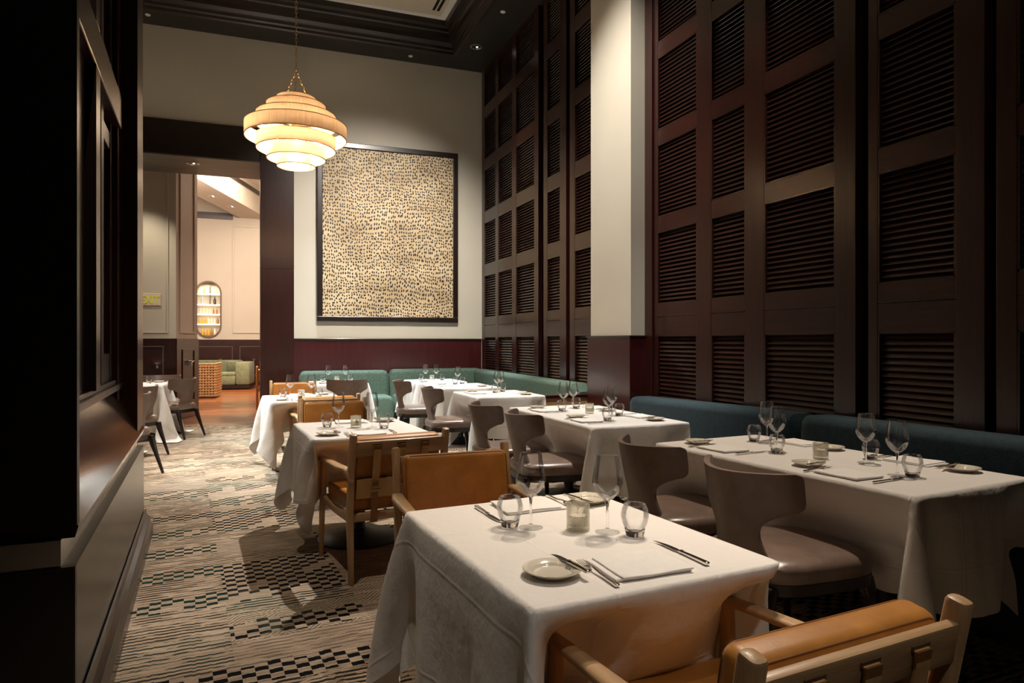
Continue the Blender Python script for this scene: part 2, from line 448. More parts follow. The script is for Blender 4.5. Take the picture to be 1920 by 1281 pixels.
# ------------------------------------------------------------------ the room
XN, XF, YB = 3.65, 3.62, 11.09
b = MB(); b.b2(-3.6, XN + .5, -2.6, 11.95, -.1, 0); struct(b.done('floor', 'carpet', None, False))
sbox('floor_lounge', 'timber', -3.6, 5.0, 11.95, 23.2, -.1, -.004)
sbox('trim_threshold', 'oakx', -3.0, .083, 11.93, 11.96, -.01, .004)
# back wall around the opening
sbox('wall_back', 'cream', .55, XF + .5, YB, YB + .5, 0, 6.6)
sbox('wall_back_upper', 'cream', -3.6, .55, YB, YB + 1.1, 4.55, 6.6)
sbox('wall_back_left', 'cream', -3.6, -2.6, YB, YB + 1.1, 0, 4.55)
sbox('wall_left', 'cream', -3.7, -3.6, -2.6, YB, 0, 6.6)
sbox('wall_front', 'dark', -3.6, XN + .5, -2.7, -2.6, 0, 6.6)
sbox('wall_right', 'black', XN + .12, XN + .5, -2.6, YB, 0, 6.6)
sbox('trim_header', 'darkx', -2.9, .10, YB - .03, YB + 1.1, 4.065, 4.57, .004)
sbox('trim_opening_soffit', 'lintel', -2.9, .083, YB - .03, YB + 1.12, 4.045, 4.064)
# pillar right of the opening, with a joint across it
sbox('trim_opening_pillar', 'mahog', .083, .572, YB - .05, YB + 1.1, 0, 2.434, .003)
sbox('trim_opening_pillar_upper', 'mahog', .083, .572, YB - .05, YB + 1.1, 2.440, 4.57, .003)
# dado under the artwork
sbox('trim_dado_panel', 'mahogr', .573, XF, YB - .025, YB, 0, 1.345, .002)
sbox('trim_dado_rail', 'dark', .573, XF, YB - .04, YB, 1.345, 1.378, .004)
# ceiling: dark soffit ring, crown and pale tray
TX0, TX1, TY0, TY1 = -2.5, 2.987, 1.2, 10.55
for nm, a in (('ceiling_soffit_back', (-3.6, XN + .5, TY1, YB)), ('ceiling_soffit_front', (-3.6, XN + .5, -2.6, TY0)),
              ('ceiling_soffit_right', (TX1, XN + .5, TY0, TY1)), ('ceiling_soffit_left', (-3.6, TX0, TY0, TY1))):
    sbox(nm, 'soffit', a[0], a[1], a[2], a[3], ZC, ZC + .12)
b = MB()
prof = [(-.035, 0), (-.035, -.03), (0.0, -.03), (.015, -.01), (.012, .03), (.03, .05), (.03, .09), (.05, .10), (.085, .14), (.105, .20), (.11, .27), (.135, .285), (.14, .33), (.19, .35), (.20, .42), (.20, .44), (-.035, .44)]
def ring(o, z): return [(TX0 + o, TY0 + o, ZC + z), (TX1 - o, TY0 + o, ZC + z), (TX1 - o, TY1 - o, ZC + z), (TX0 + o, TY1 - o, ZC + z)]
b.loft([ring(o, z) for o, z in prof] , True, False)
struct(b.done('trim_crown', 'darkx', None, False))
sbox('ceiling', 'ceilw', -3.6, XN + .5, -2.6, YB, ZC + .44, ZC + .6)
b = MB()
for o0, o1, z in ((.20, .29, .425),):
    b.b2(TX0 + o0, TX1 - o0, TY1 - o1, TY1 - o0, ZC + z, ZC + .45, .004); b.b2(TX0 + o0, TX1 - o0, TY0 + o0, TY0 + o1, ZC + z, ZC + .45, .004)
    b.b2(TX1 - o1, TX1 - o0, TY0 + o1, TY1 - o1, ZC + z, ZC + .45, .004); b.b2(TX0 + o0, TX0 + o1, TY0 + o1, TY1 - o1, ZC + z, ZC + .45, .004)
struct(b.done('trim_tray_border', 'white', None, False))
b = MB()
for k in range(2): b.b2(2.52 + k * .07, 2.56 + k * .07, 7.8, 10.1, ZC + .43, ZC + .441)
tag(b.done('air_vent', 'black', None, False), 'long black slot vent in the pale ceiling tray', 'vent')
b = MB(); b.b2(2.006, 2.012, TY1, YB, ZC - .0015, ZC + .01); struct(b.done('trim_soffit_joint', 'black', None, False))
# recessed fittings
def downlight(loc, label, r=.085, mat='lampface'):
    t = thing('downlight', label, 'light', loc)
    b = MB(); b.lathe([(r * 1.12, 0.0), (r * 1.12, -.006), (r * .92, -.008), (r * .85, .0), (r * .7, .05)], 28); b.done('trim_ring', 'nickel', t)
    b = MB(); b.lathe([(0, -.001), (r * .5, .002), (r * .5, .004), (0, .004)], 20, (r * .18, r * .1, 0)); b.done('lamp_face', mat, t)
    return t
downlight((3.233, 10.14, ZC), 'bright round recessed downlight in the black soffit corner')
for loc, lab in (((3.235, 8.93, ZC), 'small white sprinkler disc in soffit above the shutters'), ((2.35, 10.84, ZC), 'small white sprinkler disc in soffit above the artwork'),
                 ((-1.40, 10.77, ZC), 'small white sprinkler disc in soffit at the far left')):
    b = MB(); b.lathe([(0, -.012), (.03, -.012), (.036, -.004), (.036, .0)], 20)
    tag(b.done('sprinkler_cover', 'white', None, True, loc), lab, 'sprinkler', 'sprinkler covers')

# ------------------------------------------------------------------ shutters on the right
def louvre_panel(y0, y1, z0, z1, x, parent, name='louvre_panel'):
    b = MB()
    fr = .012
    n = max(6, int(round((z1 - z0) / .0395))); st = (z1 - z0) / n
    R = Matrix.Rotation(math.radians(34), 3, 'Y')
    for i in range(n):
        b.box((x + .030, (y0 + y1) / 2, z0 + (i + .5) * st), (.006, y1 - y0, st * 1.22), 0.0, R)
    b.b2(x + .055, x + .06, y0, y1, z0, z1)
    # thin bead round the opening
    b.b2(x - .002, x + .03, y0, y0 + fr, z0, z1); b.b2(x - .002, x + .03, y1 - fr, y1, z0, z1)
    b.b2(x - .002, x + .03, y0, y1, z0, z0 + fr); b.b2(x - .002, x + .03, y0, y1, z1 - fr, z1)
    return b.done(name, 'slat', parent, False)
def shutter(label, x, y0, y1, cols, rows, zjoint, group='tall louvred wall shutters'):
    t = thing('louvred_shutter', label, 'shutter', (x, y0, 0), 0, group)
    cols = sorted(cols)
    xs = 0.0
    edges = [y0] + [c for cc_ in cols for c in cc_] + [y1]
    for i in range(0, len(edges), 2):
        b = MB(); b.b2(0, .06, edges[i] - y0, edges[i + 1] - y0, 0, ZC, .003); b.done('stile', 'mahog', t, False)
    for c0, c1 in cols:
        prev = 0.0
        for z0, z1 in rows + [(ZC, ZC)]:
            for za, zb in (((prev, zjoint - .002), (zjoint + .002, z0)) if prev < zjoint < z0 else ((prev, z0),)):
                b = MB(); b.b2(.002, .058, c0 - y0, c1 - y0, za, zb, .002); b.done('rail', 'mahogh', t, False)
            prev = z1
        for z0, z1 in rows: louvre_panel(c0 - y0, c1 - y0, z0, z1, .004, t)
    return t
rowsN = [(.55, 1.39)] + [(1.688 + .842 * k, 2.388 + .842 * k) for k in range(5)]
rowsF = [(.55, 1.41)] + [(1.726 + .886 * k, 2.436 + .886 * k) for k in range(4)] + [(5.27, 5.86)]
shutter('three column mahogany shutter between the pillar and the dark groove', XN, 3.358, 5.75, [(5.06, 5.69), (4.425, 4.86), (3.525, 4.21)], rowsN, 1.567)
shutter('shadowed mahogany shutter near the right edge, above wine glasses', XN + .01, 2.527, 3.27, [(2.69, 3.20)], rowsN, 1.567)
shutter('mahogany shutter cut off by the right edge of the picture', XN, 1.55, 2.46, [(1.72, 2.355)], rowsN, 1.567)
shutter('mahogany shutter beyond the right edge of the picture', XN, -.9, 1.48, [(-.75, 0.0), (.15, .65), (.8, 1.35)], rowsN, 1.567)
sy = 1.0284
shutter('three column mahogany shutter in the far corner beside the artwork', XF, 8.34 * sy, YB - .045, [(10.06 * sy, 10.61 * sy), (9.33 * sy, 9.94 * sy), (8.48 * sy, 9.17 * sy)], rowsF, 1.60)
shutter('single column mahogany shutter between the corner shutter and pillar shutter', XF + .03, 7.54 * sy, 8.24 * sy, [(7.72 * sy, 8.12 * sy)], rowsF, 1.60)
shutter('mahogany shutter touching the cream pillar on its far side', XF + .02, 6.76, 7.42 * sy, [(6.80, 7.29 * sy)], rowsF, 1.60)
# cream pillar with mahogany dado
sbox('wall_pillar', 'cream', 3.473, XN + .5, 5.885, 6.74, 1.38, ZC)
sbox('trim_pillar_dado', 'mahogr', 3.45, XN + .5, 5.865, 6.78, 0, 1.375, .003)
sbox('trim_pillar_cap', 'dark', 3.435, XN + .5, 5.85, 6.80, 1.375, 1.39, .003)
sbox('trim_pillar_edge', 'mahog', XN - .02, XN + .12, 5.752, 5.884, 0, ZC, .002)

# ------------------------------------------------------------------ artwork
t = thing('framed_artwork', 'huge framed canvas of black dots on mottled gold, on the back wall', 'painting', (.913, YB, 1.643))
W_, H_ = 2.282, 2.836
b = MB()
for a in ((0, W_, 0, .085), (0, W_, H_ - .085, H_)): b.b2(a[0], a[1], -.075, 0, a[2], a[3], .01)
for a in ((0, .085), (W_ - .085, W_)): b.b2(a[0], a[1], -.075, 0, .085, H_ - .085, .01)
b.done('frame', 'dark', t, False)
b = MB(); b.b2(.085, W_ - .085, -.05, -.005, .085, H_ - .085); b.done('canvas', 'art', t, False)

# ------------------------------------------------------------------ chandelier
CX, CY = .40, 7.30
t = thing('tiered_chandelier', 'seven tier raffia drum chandelier hanging on a chain, lit', 'chandelier', (CX, CY, 0))
tiers = [(.19, 3.725, 3.817), (.29, 3.63, 3.744), (.39, 3.525, 3.64), (.50, 3.400, 3.537), (.39, 3.285, 3.41), (.29, 3.190, 3.30), (.19, 3.115, 3.213)]
for r, z0, z1 in tiers:
    b = MB(); b.lathe([(r, z0), (r, z1), (r - .004, z1), (r - .004, z0)], 72, close=True)
    s_ = b.done('shade_tier', 'shade', t)
    b = MB(); b.lathe([(r + .002, z0 - .003), (r + .002, z0 + .003), (r - .006, z0 + .003), (r - .006, z0 - .003)], 72, close=True)
    b.lathe([(r + .002, z1 - .003), (r + .002, z1 + .003), (r - .006, z1 + .003), (r - .006, z1 - .003)], 72, close=True)
    b.done('rim_wire', 'brass', s_)
b = MB()
for k in range(3):
    a = 2 * PI * k / 3 + .3
    for r, z0, z1 in tiers:
        pass
    b.bar([(0, 0, 3.44), (.49 * math.cos(a), .49 * math.sin(a), 3.44)], (.010, .003), 8, 3, Vector((-math.sin(a), math.cos(a), 0)), False)
    b.bar([(0, 0, 3.31), (.38 * math.cos(a + .5), .38 * math.sin(a + .5), 3.31)], (.010, .003), 8, 3, Vector((-math.sin(a + .5), math.cos(a + .5), 0)), False)
    b.bar([(.15 * math.cos(a), .15 * math.sin(a), 3.12), (.15 * math.cos(a), .15 * math.sin(a), 3.80)], (.004, .004), 6, 2, Vector((1, 0, 0)), False)
b.done('frame_arms', 'base', t)
b = MB()
def chain(b, p0, p1, n, r):
    p0, p1 = Vector(p0), Vector(p1); d = (p1 - p0) / n; q = d.to_track_quat('Z', 'Y')
    for i in range(n):
        c = p0 + d * (i + .5); roll = Matrix.Rotation(PI / 2 * (i % 2), 3, 'Z')
        L_ = d.length * .62
        vr = []
        for j in range(10):
            th_ = 2 * PI * j / 10
            cc_ = Vector((r * math.cos(th_), 0, L_ * math.sin(th_))); nn_ = cc_.normalized()
            ringp = []
            for k in range(5):
                ph = 2 * PI * k / 5
                pp = cc_ + nn_ * (r * .28 * math.cos(ph)) + Vector((0, r * .28 * math.sin(ph), 0))
                ringp.append(b.bm.verts.new(c + q.to_matrix() @ (roll @ pp)))
            vr.append(ringp)
        for j in range(10):
            A, B = vr[j], vr[(j + 1) % 10]
            for k in range(5): b.bm.faces.new((A[k], A[(k + 1) % 5], B[(k + 1) % 5], B[k]))
chain(b, (0, 0, 4.10), (0, 0, ZC + .44), 62, .012)
for k in range(3):
    a = 2 * PI * k / 3 + .4
    chain(b, (.15 * math.cos(a), .15 * math.sin(a), 3.81), (0, 0, 4.10), 9, .010)
b.done('chain', 'brass', t)
for k in range(5):
    a = 2 * PI * k / 5 + .9; rr = .33
    z = 3.47
    if k >= 3: rr, z = .24, 3.345
    b = MB(); b.lathe([(0, -.03), (.016, -.022), (.022, 0), (.016, .022), (.011, .035), (0, .04)], 14, (rr * math.cos(a), rr * math.sin(a), z)); b.done('bulb', 'bulb', t)
    l = bpy.data.lights.new('chandelier_glow', 'POINT'); l.energy = 12; l.color = (1, .84, .64); l.shadow_soft_size = .03
    o = bpy.data.objects.new('chandelier_glow', l); COL.objects.link(o); o.location = (CX + rr * math.cos(a), CY + rr * math.sin(a), z - .05)

# ------------------------------------------------------------------ cabinet at the left
RC = math.radians(3.7)
t = thing('dark_service_cabinet', 'tall dark wooden service cabinet filling the left edge', 'cabinet', (-.53, 2.55, 0), RC)
LEN = 2.75
b = MB(); b.b2(-1.6, -.005, 0, LEN, .13, .615); b.done('lower_body', 'dark', t, False)
b = MB()
pr = [(-.0, 0.0), (.05, 0.0), (.05, .07), (.035, .10), (.035, .12), (.015, .14), (.01, .17), (-.0, .17)]
b.loft([[(x, 0.0, z) for x, z in pr], [(x, LEN, z) for x, z in pr]]); b.done('plinth', 'dark', t, False)
b = MB(); b.b2(-1.6, -.045, -.02, LEN, .615, .70); b.done('ledge_recess', 'nickel', t, False)
# sloping glossy panel
b = MB()
sl = [(-.01, .70), (0.0, .735), (-.125, 1.03), (-.125, 1.05), (-.6, 1.05), (-.6, .70)]
b.loft([[(x, 0.0, z) for x, z in sl], [(x, LEN - .02, z) for x, z in sl]]); b.done('sloping_panel', 'slope', t, False)
b = MB(); b.b2(-.24, -.09, 0, LEN - .44, 1.04, 1.075, .004); b.b2(-.24, -.11, 0, LEN - .44, 1.075, 1.10, .004); b.done('sill', 'dark', t, False)
b = MB()
for y0, y1 in ((0, .10), (.95, 1.08), (1.26, 1.36), (1.66, 1.76), (2.06, 2.14)): b.b2(-.20, -.13, y0, y1, 1.10, 5.9, .004)
for y0, y1 in ((0, 1.1), (1.26, 2.1)):
    b.b2(-.20, -.135, y0, y1, 1.10, 1.26, .004); b.b2(-.20, -.135, y0, y1, 2.46, 2.56, .004); b.b2(-.20, -.135, y0, y1, 2.9, 3.0, .004)
b.done('window_frame', 'mahog', t, False)
b = MB(); b.b2(-.25, -.085, 0, 2.2, 2.62, 2.82, .006); b.done('transom', 'mahogh', t, False)
b = MB(); b.b2(-.185, -.178, 0, 2.1, 1.10, 5.9); b.done('window_pane', 'pane', t, False)
b = MB(); b.b2(-1.6, -.30, 0.0, 2.1, 1.10, 5.9); b.done('upper_back', 'black', t, False)
b = MB(); b.b2(-1.6, -.10, 2.14, 2.32, .9, 5.9, .004); b.b2(-1.6, -.01, 2.32, LEN, .72, 5.9, .004); b.done('end_post', 'mahog', t, False)
b = MB(); b.b2(-.20, -.085, 1.10, 1.24, 1.10, 2.62, .003); b.b2(-.20, -.085, 1.10, 1.24, 2.82, 5.9, .003); b.done('mullion', 'dark', t, False)
b = MB(); b.b2(-1.6, 0.0, -.03, .02, .745, 5.9); b.b2(-1.6, -.005, -.03, .0, 0.0, .615); b.done('near_face', 'black', t, False)

# ------------------------------------------------------------------ hall and lounge beyond the opening
sbox('wall_hall_left', 'creamhall', -3.6, -1.24, 12.8, 13.0, 1.38, 5.6)
sbox('trim_hall_dado', 'mahog', -3.6, -1.24, 12.78, 13.0, 0, 1.38, .003)
b = MB()
for a in ((-2.6, -1.353, 1.47, 1.50), (-2.6, -1.353, 4.6, 4.63)): b.b2(a[0], a[1], 12.775, 12.80, a[2], a[3], .004)
for a in ((-1.383, -1.353),): b.b2(a[0], a[1], 12.775, 12.80, 1.5, 4.6, .004)
struct(b.done('trim_hall_moulding', 'creamhall', None, False))
b = MB()
for a in ((-2.5, -1.42, 1.24, 1.255),): b.b2(a[0], a[1], 12.765, 12.78, a[2], a[3])
b.b2(-1.44, -1.425, 12.765, 12.78, .25, 1.25); struct(b.done('trim_hall_dado_bead', 'lintel', None, False))
# slanting return wall
ANG = math.atan2(.289, .957)
wt = bpy.data.objects.new('wall_hall_return', None); COL.objects.link(wt); wt.location = (-1.24, 12.80, 0); wt.rotation_euler = (0, 0, -ANG); struct(wt)
M['pinkish'] = plaster('warm_taupe_plaster', (.40, .30, .24))
b = MB(); b.b2(-.6, 0, 0, .915, 1.38, 5.6); b.done('plaster', 'pinkish', wt, False)
b = MB(); b.b2(-.6, .02, -.01, .935, 0, 1.38, .004); b.done('dado', 'mahog', wt, False)
b = MB(); b.b2(0, .02, .14, .17, 1.5, 4.45, .003); b.b2(0, .02, .74, .77, 1.5, 4.45, .003); b.b2(0, .02, .14, .77, 1.47, 1.50, .003); b.b2(0, .02, .14, .77, 4.45, 4.48, .003); b.done('moulding', 'pinkish', wt, False)
b = MB(); b.b2(.02, .035, .2, .72, 1.17, 1.19, .002); b.b2(.02, .035, .2, .22, .3, 1.17, .002); b.b2(.02, .035, .70, .72, .3, 1.17, .002); b.done('dado_moulding', 'mahog', wt, False)
# far wall with niche (hole built from pieces)
YW = 22.4
NX, NZ0, NZ1, NR = -1.29, 1.47, 3.12, .335      # niche centre x, bottom, top, radius
b = MB()
x0, x1, z0, z1 = -4.2, 3.2, 1.39, 5.9
outer = []; inner = []
cen = Vector((NX, 0, (NZ0 + NZ1) / 2)); N = 64; hz = (NZ1 - NZ0) / 2 - NR
for i in range(N):
    a = 2 * PI * i / N; c_, s_ = math.cos(a), math.sin(a)
    pi_ = Vector((NX + NR * c_, YW, cen.z + NR * s_ + math.copysign(hz, s_)))
    inner.append(pi_)
    tx = ((x1 - NX) if c_ > 0 else (x0 - NX)) / c_ if abs(c_) > 1e-6 else 1e9
    tz = ((z1 - cen.z) if s_ > 0 else (z0 - cen.z)) / s_ if abs(s_) > 1e-6 else 1e9
    k = min(abs(tx), abs(tz)); outer.append(Vector((NX + k * c_, YW, cen.z + k * s_)))
back = [p_ + Vector((0, .28, 0)) for p_ in inner]
b.loft([outer, inner, back], True, False)
struct(b.done('wall_lounge_back', 'creamhall', None, False))
sbox('trim_lounge_dado', 'mahog', -4.2, 3.2, YW - .03, YW + .2, 0, 1.39, .004)
b = MB()
for xa, xb in ((-2.6, -.62), (-.42, .9)):
    for a in ((xa, xb, 1.17, 1.185), (xa, xb, .3, .315)): b.b2(a[0], a[1], YW - .045, YW - .03, a[2], a[3])
    b.b2(xa, xa + .015, YW - .045, YW - .03, .3, 1.18); b.b2(xb - .015, xb, YW - .045, YW - .03, .3, 1.18)
struct(b.done('trim_lounge_dado_bead', 'lintel', None, False))
b = MB()
for a in ((-.62, -.57, 1.58, 4.88), (.9, .95, 1.58, 4.88)): b.b2(a[0], a[1], YW - .03, YW, a[2], a[3], .006)
b.b2(-.57, .9, YW - .03, YW, 1.58, 1.64, .006); b.b2(-.57, .9, YW - .03, YW, 4.82, 4.88, .006)
struct(b.done('trim_lounge_moulding', 'creamhall', None, False))
sbox('trim_lounge_crown', 'mahog', -4.2, -.62, YW - .12, YW, 5.02, 5.20, .005)
sbox('wall_lounge_left', 'creamhall', -4.3, -4.2, 13.0, YW, 0, 6)
sbox('wall_lounge_right', 'creamhall', 3.2, 3.3, 12.2, YW, 0, 6)
sbox('ceiling_lounge', 'ceilw', -4.3, 3.3, 12.2, YW + .3, 5.9, 6.0)
sbox('wall_opening_rear', 'creamhall', .58, 3.2, 12.1, 12.19, 0, 5.9)
sbox('wall_opening_rear_upper', 'creamhall', -3.6, .6, 12.2, 12.3, 4.57, 5.9)
# sloping ceiling beam (runs at an angle), with downlights
bt = bpy.data.objects.new('ceiling_beam', None); COL.objects.link(bt); struct(bt)
bd = Vector((1.39, 4.18)).normalized(); ba = math.atan2(bd.x, bd.y)
bt.location = (-1.237, 17.35, 0); bt.rotation_euler = (0, 0, -ba)
b = MB(); b.b2(-.80, 0, -6, 5.6, 5.1, 5.9); b.done('beam_box', 'creamhall', bt, False)
b = MB(); b.b2(-.86, -.80, -6, 5.6, 5.1, 5.2, .004); b.b2(0, .03, -6, 5.6, 5.62, 5.74, .004); b.done('beam_trim', 'dark', bt, False)
Rb = Matrix.Rotation(-ba, 3, 'Z')
for k, (lx, ly) in enumerate(((-.42, .55), (-.42, 1.95), (-.42, 3.3))):
    q = Rb @ Vector((lx, ly, 0)) + Vector((-1.237, 17.35, 5.1))
    downlight((q.x, q.y, 5.1), 'recessed downlight in lounge beam, ' + ('nearest', 'middle', 'farthest')[k] + ' of the three', .10)
downlight((-.88, 11.45, 4.045), 'round recessed downlight under the doorway lintel', .085)
# niche contents
t = thing('arched_shelf_niche', 'tall capsule shaped wall niche with lit shelves of bottles', 'shelf', (NX, YW, NZ0))
b = MB()
def capsule(r, y, n=64):
    out = []
    for i in range(n):
        a = 2 * PI * i / n; c_, s_ = math.cos(a), math.sin(a)
        out.append(Vector((r * c_, y, (NZ1 - NZ0) / 2 + r * s_ + math.copysign(hz, s_))))
    return out
b.loft([capsule(NR + .03, -.04), capsule(NR + .03, .0), capsule(NR, .0), capsule(NR, .26), capsule(NR - .012, .26), capsule(NR - .012, -.04), capsule(NR + .03, -.04)], True, False)
b.done('rim', 'wick', t)
b = MB(); b.b2(-.36, .36, .24, .28, -.05, 1.7); b.done('back_board', M['creamhall'], t, False)
for z in (.36, .66, .95, 1.27):
    b = MB(); b.b2(-.31, .31, .02, .24, z, z + .028); b.done('shelf_board', 'shelflight', t, False)
b = MB(); b.b2(.03, .045, .05, .24, .97, 1.6); b.done('divider', 'dark', t, False)
l = area((NX, YW + .03, 3.02), (NX, YW + .2, 1.8), 3.5, .4, .1, (1, .86, .6))  # unseen area lamp inside the niche top
amber = plain('amber_bottle', (.75, .40, .03), .2, emis=(.9, .5, .05), es=.0); M['amberb'] = amber
M['paleb'] = plain('pale_bottle', (.75, .70, .55), .2); M['darkb'] = plain('dark_bottle', (.03, .03, .02), .2); M['blueb'] = plain('blue_bottle', (.45, .6, .7), .2); M['brownb'] = plain('brown_bottle', (.4, .15, .04), .2)
b = MB(); b.lathe([(0, 0), (.036, 0), (.036, .15), (.014, .19), (.013, .24), (0, .24)], 12); me0 = b.done('bottle', 'amberb')
def bottle(x, z, mat, s, word, k):
    if k == 0: o = me0
    else: o = me0.copy(); o.data = me0.data.copy(); COL.objects.link(o); o.data.materials[0] = M[mat]
    if k == 0: o.data.materials[0] = M[mat]
    o.location = (NX + x, YW + .10, z); o.scale = (s, s, s)
    tag(o, word, 'bottle', 'bottles in the lit niche')
shelves = [(NZ0 + .05, [('amberb', 'yellow bottle on the bottom shelf of the lit niche')] * 3 + [('brownb', 'brown bottle on the bottom shelf of the lit niche')] + [('paleb', 'pale bottle on the bottom shelf of the lit niche')] * 1, .085, .9),
           (NZ0 + .388, [('amberb', 'amber bottle on second shelf up of the lit niche')] * 3 + [('paleb', 'pale bottle on second shelf up of the lit niche')] * 3 + [('brownb', 'brown bottle on second shelf up of the lit niche')], .082, .85),
           (NZ0 + .688, [('paleb', 'pale bottle on the middle shelf of the lit niche')] * 4 + [('brownb', 'red brown bottle on the middle shelf of the lit niche')] * 2, .09, .75),
           (NZ0 + .978, [('blueb', 'pale blue bottle in the lit niche, left of the divider'), ('darkb', 'dark bottle with yellow label, right of the niche divider')], .34, 1.0),
           (NZ0 + 1.298, [('amberb', 'amber bottle at the top left of the lit niche'), ('paleb', 'pale bottle at the top right of the lit niche')], .26, .72)]
kk = 0
for z, lst, sp, s in shelves:
    for i, (mt, wd) in enumerate(lst):
        pw = ('leftmost', 'second from left', 'third from left', 'fourth from left', 'fifth from left', 'sixth from left', 'seventh from left')[i]
        bottle((i - (len(lst) - 1) / 2) * sp, z, mt, s, wd.replace(' of the lit niche', ', lit niche') + ', ' + pw, kk); kk += 1
# exit sign
t = thing('exit_sign', 'cream exit sign with yellow green letters on hallway wall', 'sign', (-1.80, 12.8, 1.93))
b = MB(); b.b2(0, .335, -.03, 0, 0, .205, .006); b.done('sign_plate', 'signp', t, False)
cu = bpy.data.curves.new('exit_text', 'FONT'); cu.body = 'EXIT'; cu.size = .185; cu.extrude = .004; cu.offset = .004
to = bpy.data.objects.new('tmp', cu); COL.objects.link(to); bpy.context.view_layer.update()
me = bpy.data.meshes.new_from_object(to.evaluated_get(bpy.context.evaluated_depsgraph_get())); bpy.data.objects.remove(to)
for v_ in me.vertices: v_.co = Vector((v_.co.x * .74 + .03, -.034 - v_.co.z, v_.co.y + .038))
link('letters', me, 'signt', t, False)
# sconces on the dado
def sconce(loc, rz, label):
    t = thing('wall_sconce', label, 'light', loc, rz, 'small dado sconces')
    b = MB(); b.lathe([(.012, -.04), (.02, -.035), (.02, .012), (.055, .04), (.055, .044), (.016, .02)], 16, (0, -.06, 0)); b.b2(-.02, .02, -.045, 0, -.04, .02, .003); b.done('shade_cup', 'nickel', t)
    b = MB(); b.lathe([(0, .034), (.04, .034), (.04, .038), (0, .038)], 16, (0, -.06, 0)); b.done('glow_disc', 'smallglow', t)
sconce((-1.52, 12.78, .92), 0, 'small metal sconce on hallway dado below the exit sign')
sconce((-1.24 + .30 * .96 * .5, 13.25, .95), -ANG - PI / 2 + PI, 'small metal sconce on the slanting hallway dado')
sconce((-.95, YW - .03, .74), 0, 'small cone sconce above the green lounge sofa')
sconce((-.02, YW - .03, .74), 0, 'small sconce on lounge dado right of the sofa')
# lounge furniture
t = thing('lounge_sofa', 'grey green velvet corner sofa in the lounge beyond the doorway', 'sofa', (-.85, 20.9, 0), math.radians(-8))
b = MB(); b.b2(-1.8, .78, -.45, .45, .03, .12); b.done('base', 'dark', t, False)
b = MB(); b.b2(-1.8, .42, -.42, .2, .12, .42, .05); b.b2(-1.8, .42, -.43, .2, .36, .48, .05); b.done('seat_cushion', 'greygreen', t)
b = MB(); b.b2(-1.8, .5, .18, .46, .12, .80, .07); b.done('backrest', 'greygreen', t)
b = MB(); b.b2(.42, .80, -.45, .46, .12, .76, .06); b.done('arm', 'greygreen', t)
b = MB(); b.box((.28, -.02, .62), (.32, .14, .34), .06, Matrix.Rotation(.25, 3, 'X')); b.done('cushion', 'greygreen', t)
t = thing('woven_barrel_chair', 'boxy woven rattan barrel chair standing on the lounge floor', 'chair', (-1.22, 18.0, 0), math.radians(-6))
b = MB(); b.b2(-.42, .42, -.40, .40, .03, .80, .05); b.done('shell', 'tandark', t)
b = MB()
for i in range(14): b.b2(-.44 + i * .0625, -.425 + i * .0625 + .022, -.425, -.40, .03, .82, .003)
for k in range(13): b.b2(-.44, .44, -.43, -.40, .04 + k * .0625, .068 + k * .0625, .003)
for i in range(13): b.b2(.40, .425, -.42 + i * .0625, -.383 + i * .0625, .03, .82, .003)
for k in range(13): b.b2(.40, .43, -.42, .42, .04 + k * .0625, .068 + k * .0625, .003)
b.done('lattice', 'rattan', t, False)
t = thing('orange_wood_highchair', 'orange wooden frame chair at the right side of the doorway', 'chair', (.30, 14.35, 0), 0)
for lx, ly in ((-.25, -.22), (.25, -.22), (-.25, .22), (.25, .22)):
    b = MB(); b.bar([(lx, ly, 0), (lx, ly, .84)], (.022, .022)); b.done('leg', 'orangewood', t)
b = MB(); b.b2(-.27, .27, -.24, .24, .74, .78, .008); b.done('seat_tray', 'orangewood', t)
b = MB(); b.b2(-.25, .25, -.235, -.205, .36, .40, .006); b.b2(-.25, .25, .2, .23, .36, .40, .006); b.b2(-.265, -.235, -.2, .2, .30, .34, .006); b.b2(-.24, .24, -.23, -.21, .55, .72, .004); b.done('stretcher', 'orangewood', t)
b = MB(); b.b2(-.18, .24, -.2, .2, .78, .84, .01); b.b2(-.12, .24, -.18, .2, .85, .91, .01); b.done('backrest', 'orangewood', t)

# ------------------------------------------------------------------ banquettes
def banquette(name, label, x0, y0, L, rz, mat, ztop, zs, ztop2=None, ends=(0, 0), depth=.62):
    """runs along local +x for L, back at y=0, seat towards -y"""
    t = thing(name, label, 'banquette', (x0, y0, 0), rz, 'upholstered wall banquettes')
    z2 = ztop2 or ztop
    def cush(y_a, y_b, za, zb, zb2, r, lean=0.0):
        b = MB(); rings = []
        n = 40
        for i in range(n + 1):
            s_ = i / n; x = s_ * L
            e0, e1 = x, L - x
            k = 1.0; dz = 0
            rr = r * 1.6
            for e in (e0, e1):
                if e < rr: dz = max(dz, rr * (1 - math.sqrt(max(0, 1 - ((rr - e) / rr) ** 2))))
            dz = min(dz, rr)
            z_t = zb + (zb2 - zb) * s_ - dz * (.95 if True else 0)
            ya = y_a + dz * .5
            sec = []
            m = 8
            for j in range(m + 1):
                th_ = PI / 2 * j / m
                sec.append((x, ya + r - r * math.cos(th_) + lean * 1, z_t - r + r * math.sin(th_)))
            for j in range(m + 1):
                th_ = PI / 2 * j / m
                sec.append((x, y_b - r * .6 + r * .6 * math.sin(th_), z_t - r * .6 + r * .6 * math.cos(th_)))
            sec.append((x, y_b, za)); sec.append((x, ya, za))
            rings.append(sec)
        b.loft(rings)
        return b
    cush(-.22, 0, zs - .05, ztop, z2, .06).done('back_cushion', mat, t)
    cush(-depth, -.10, .14, zs, zs, .06).done('seat_cushion', mat, t)
    b = MB(); b.b2(.02, L - .02, -depth + .08, -.05, 0, .14); b.done('plinth', 'base', t, False)
    return t
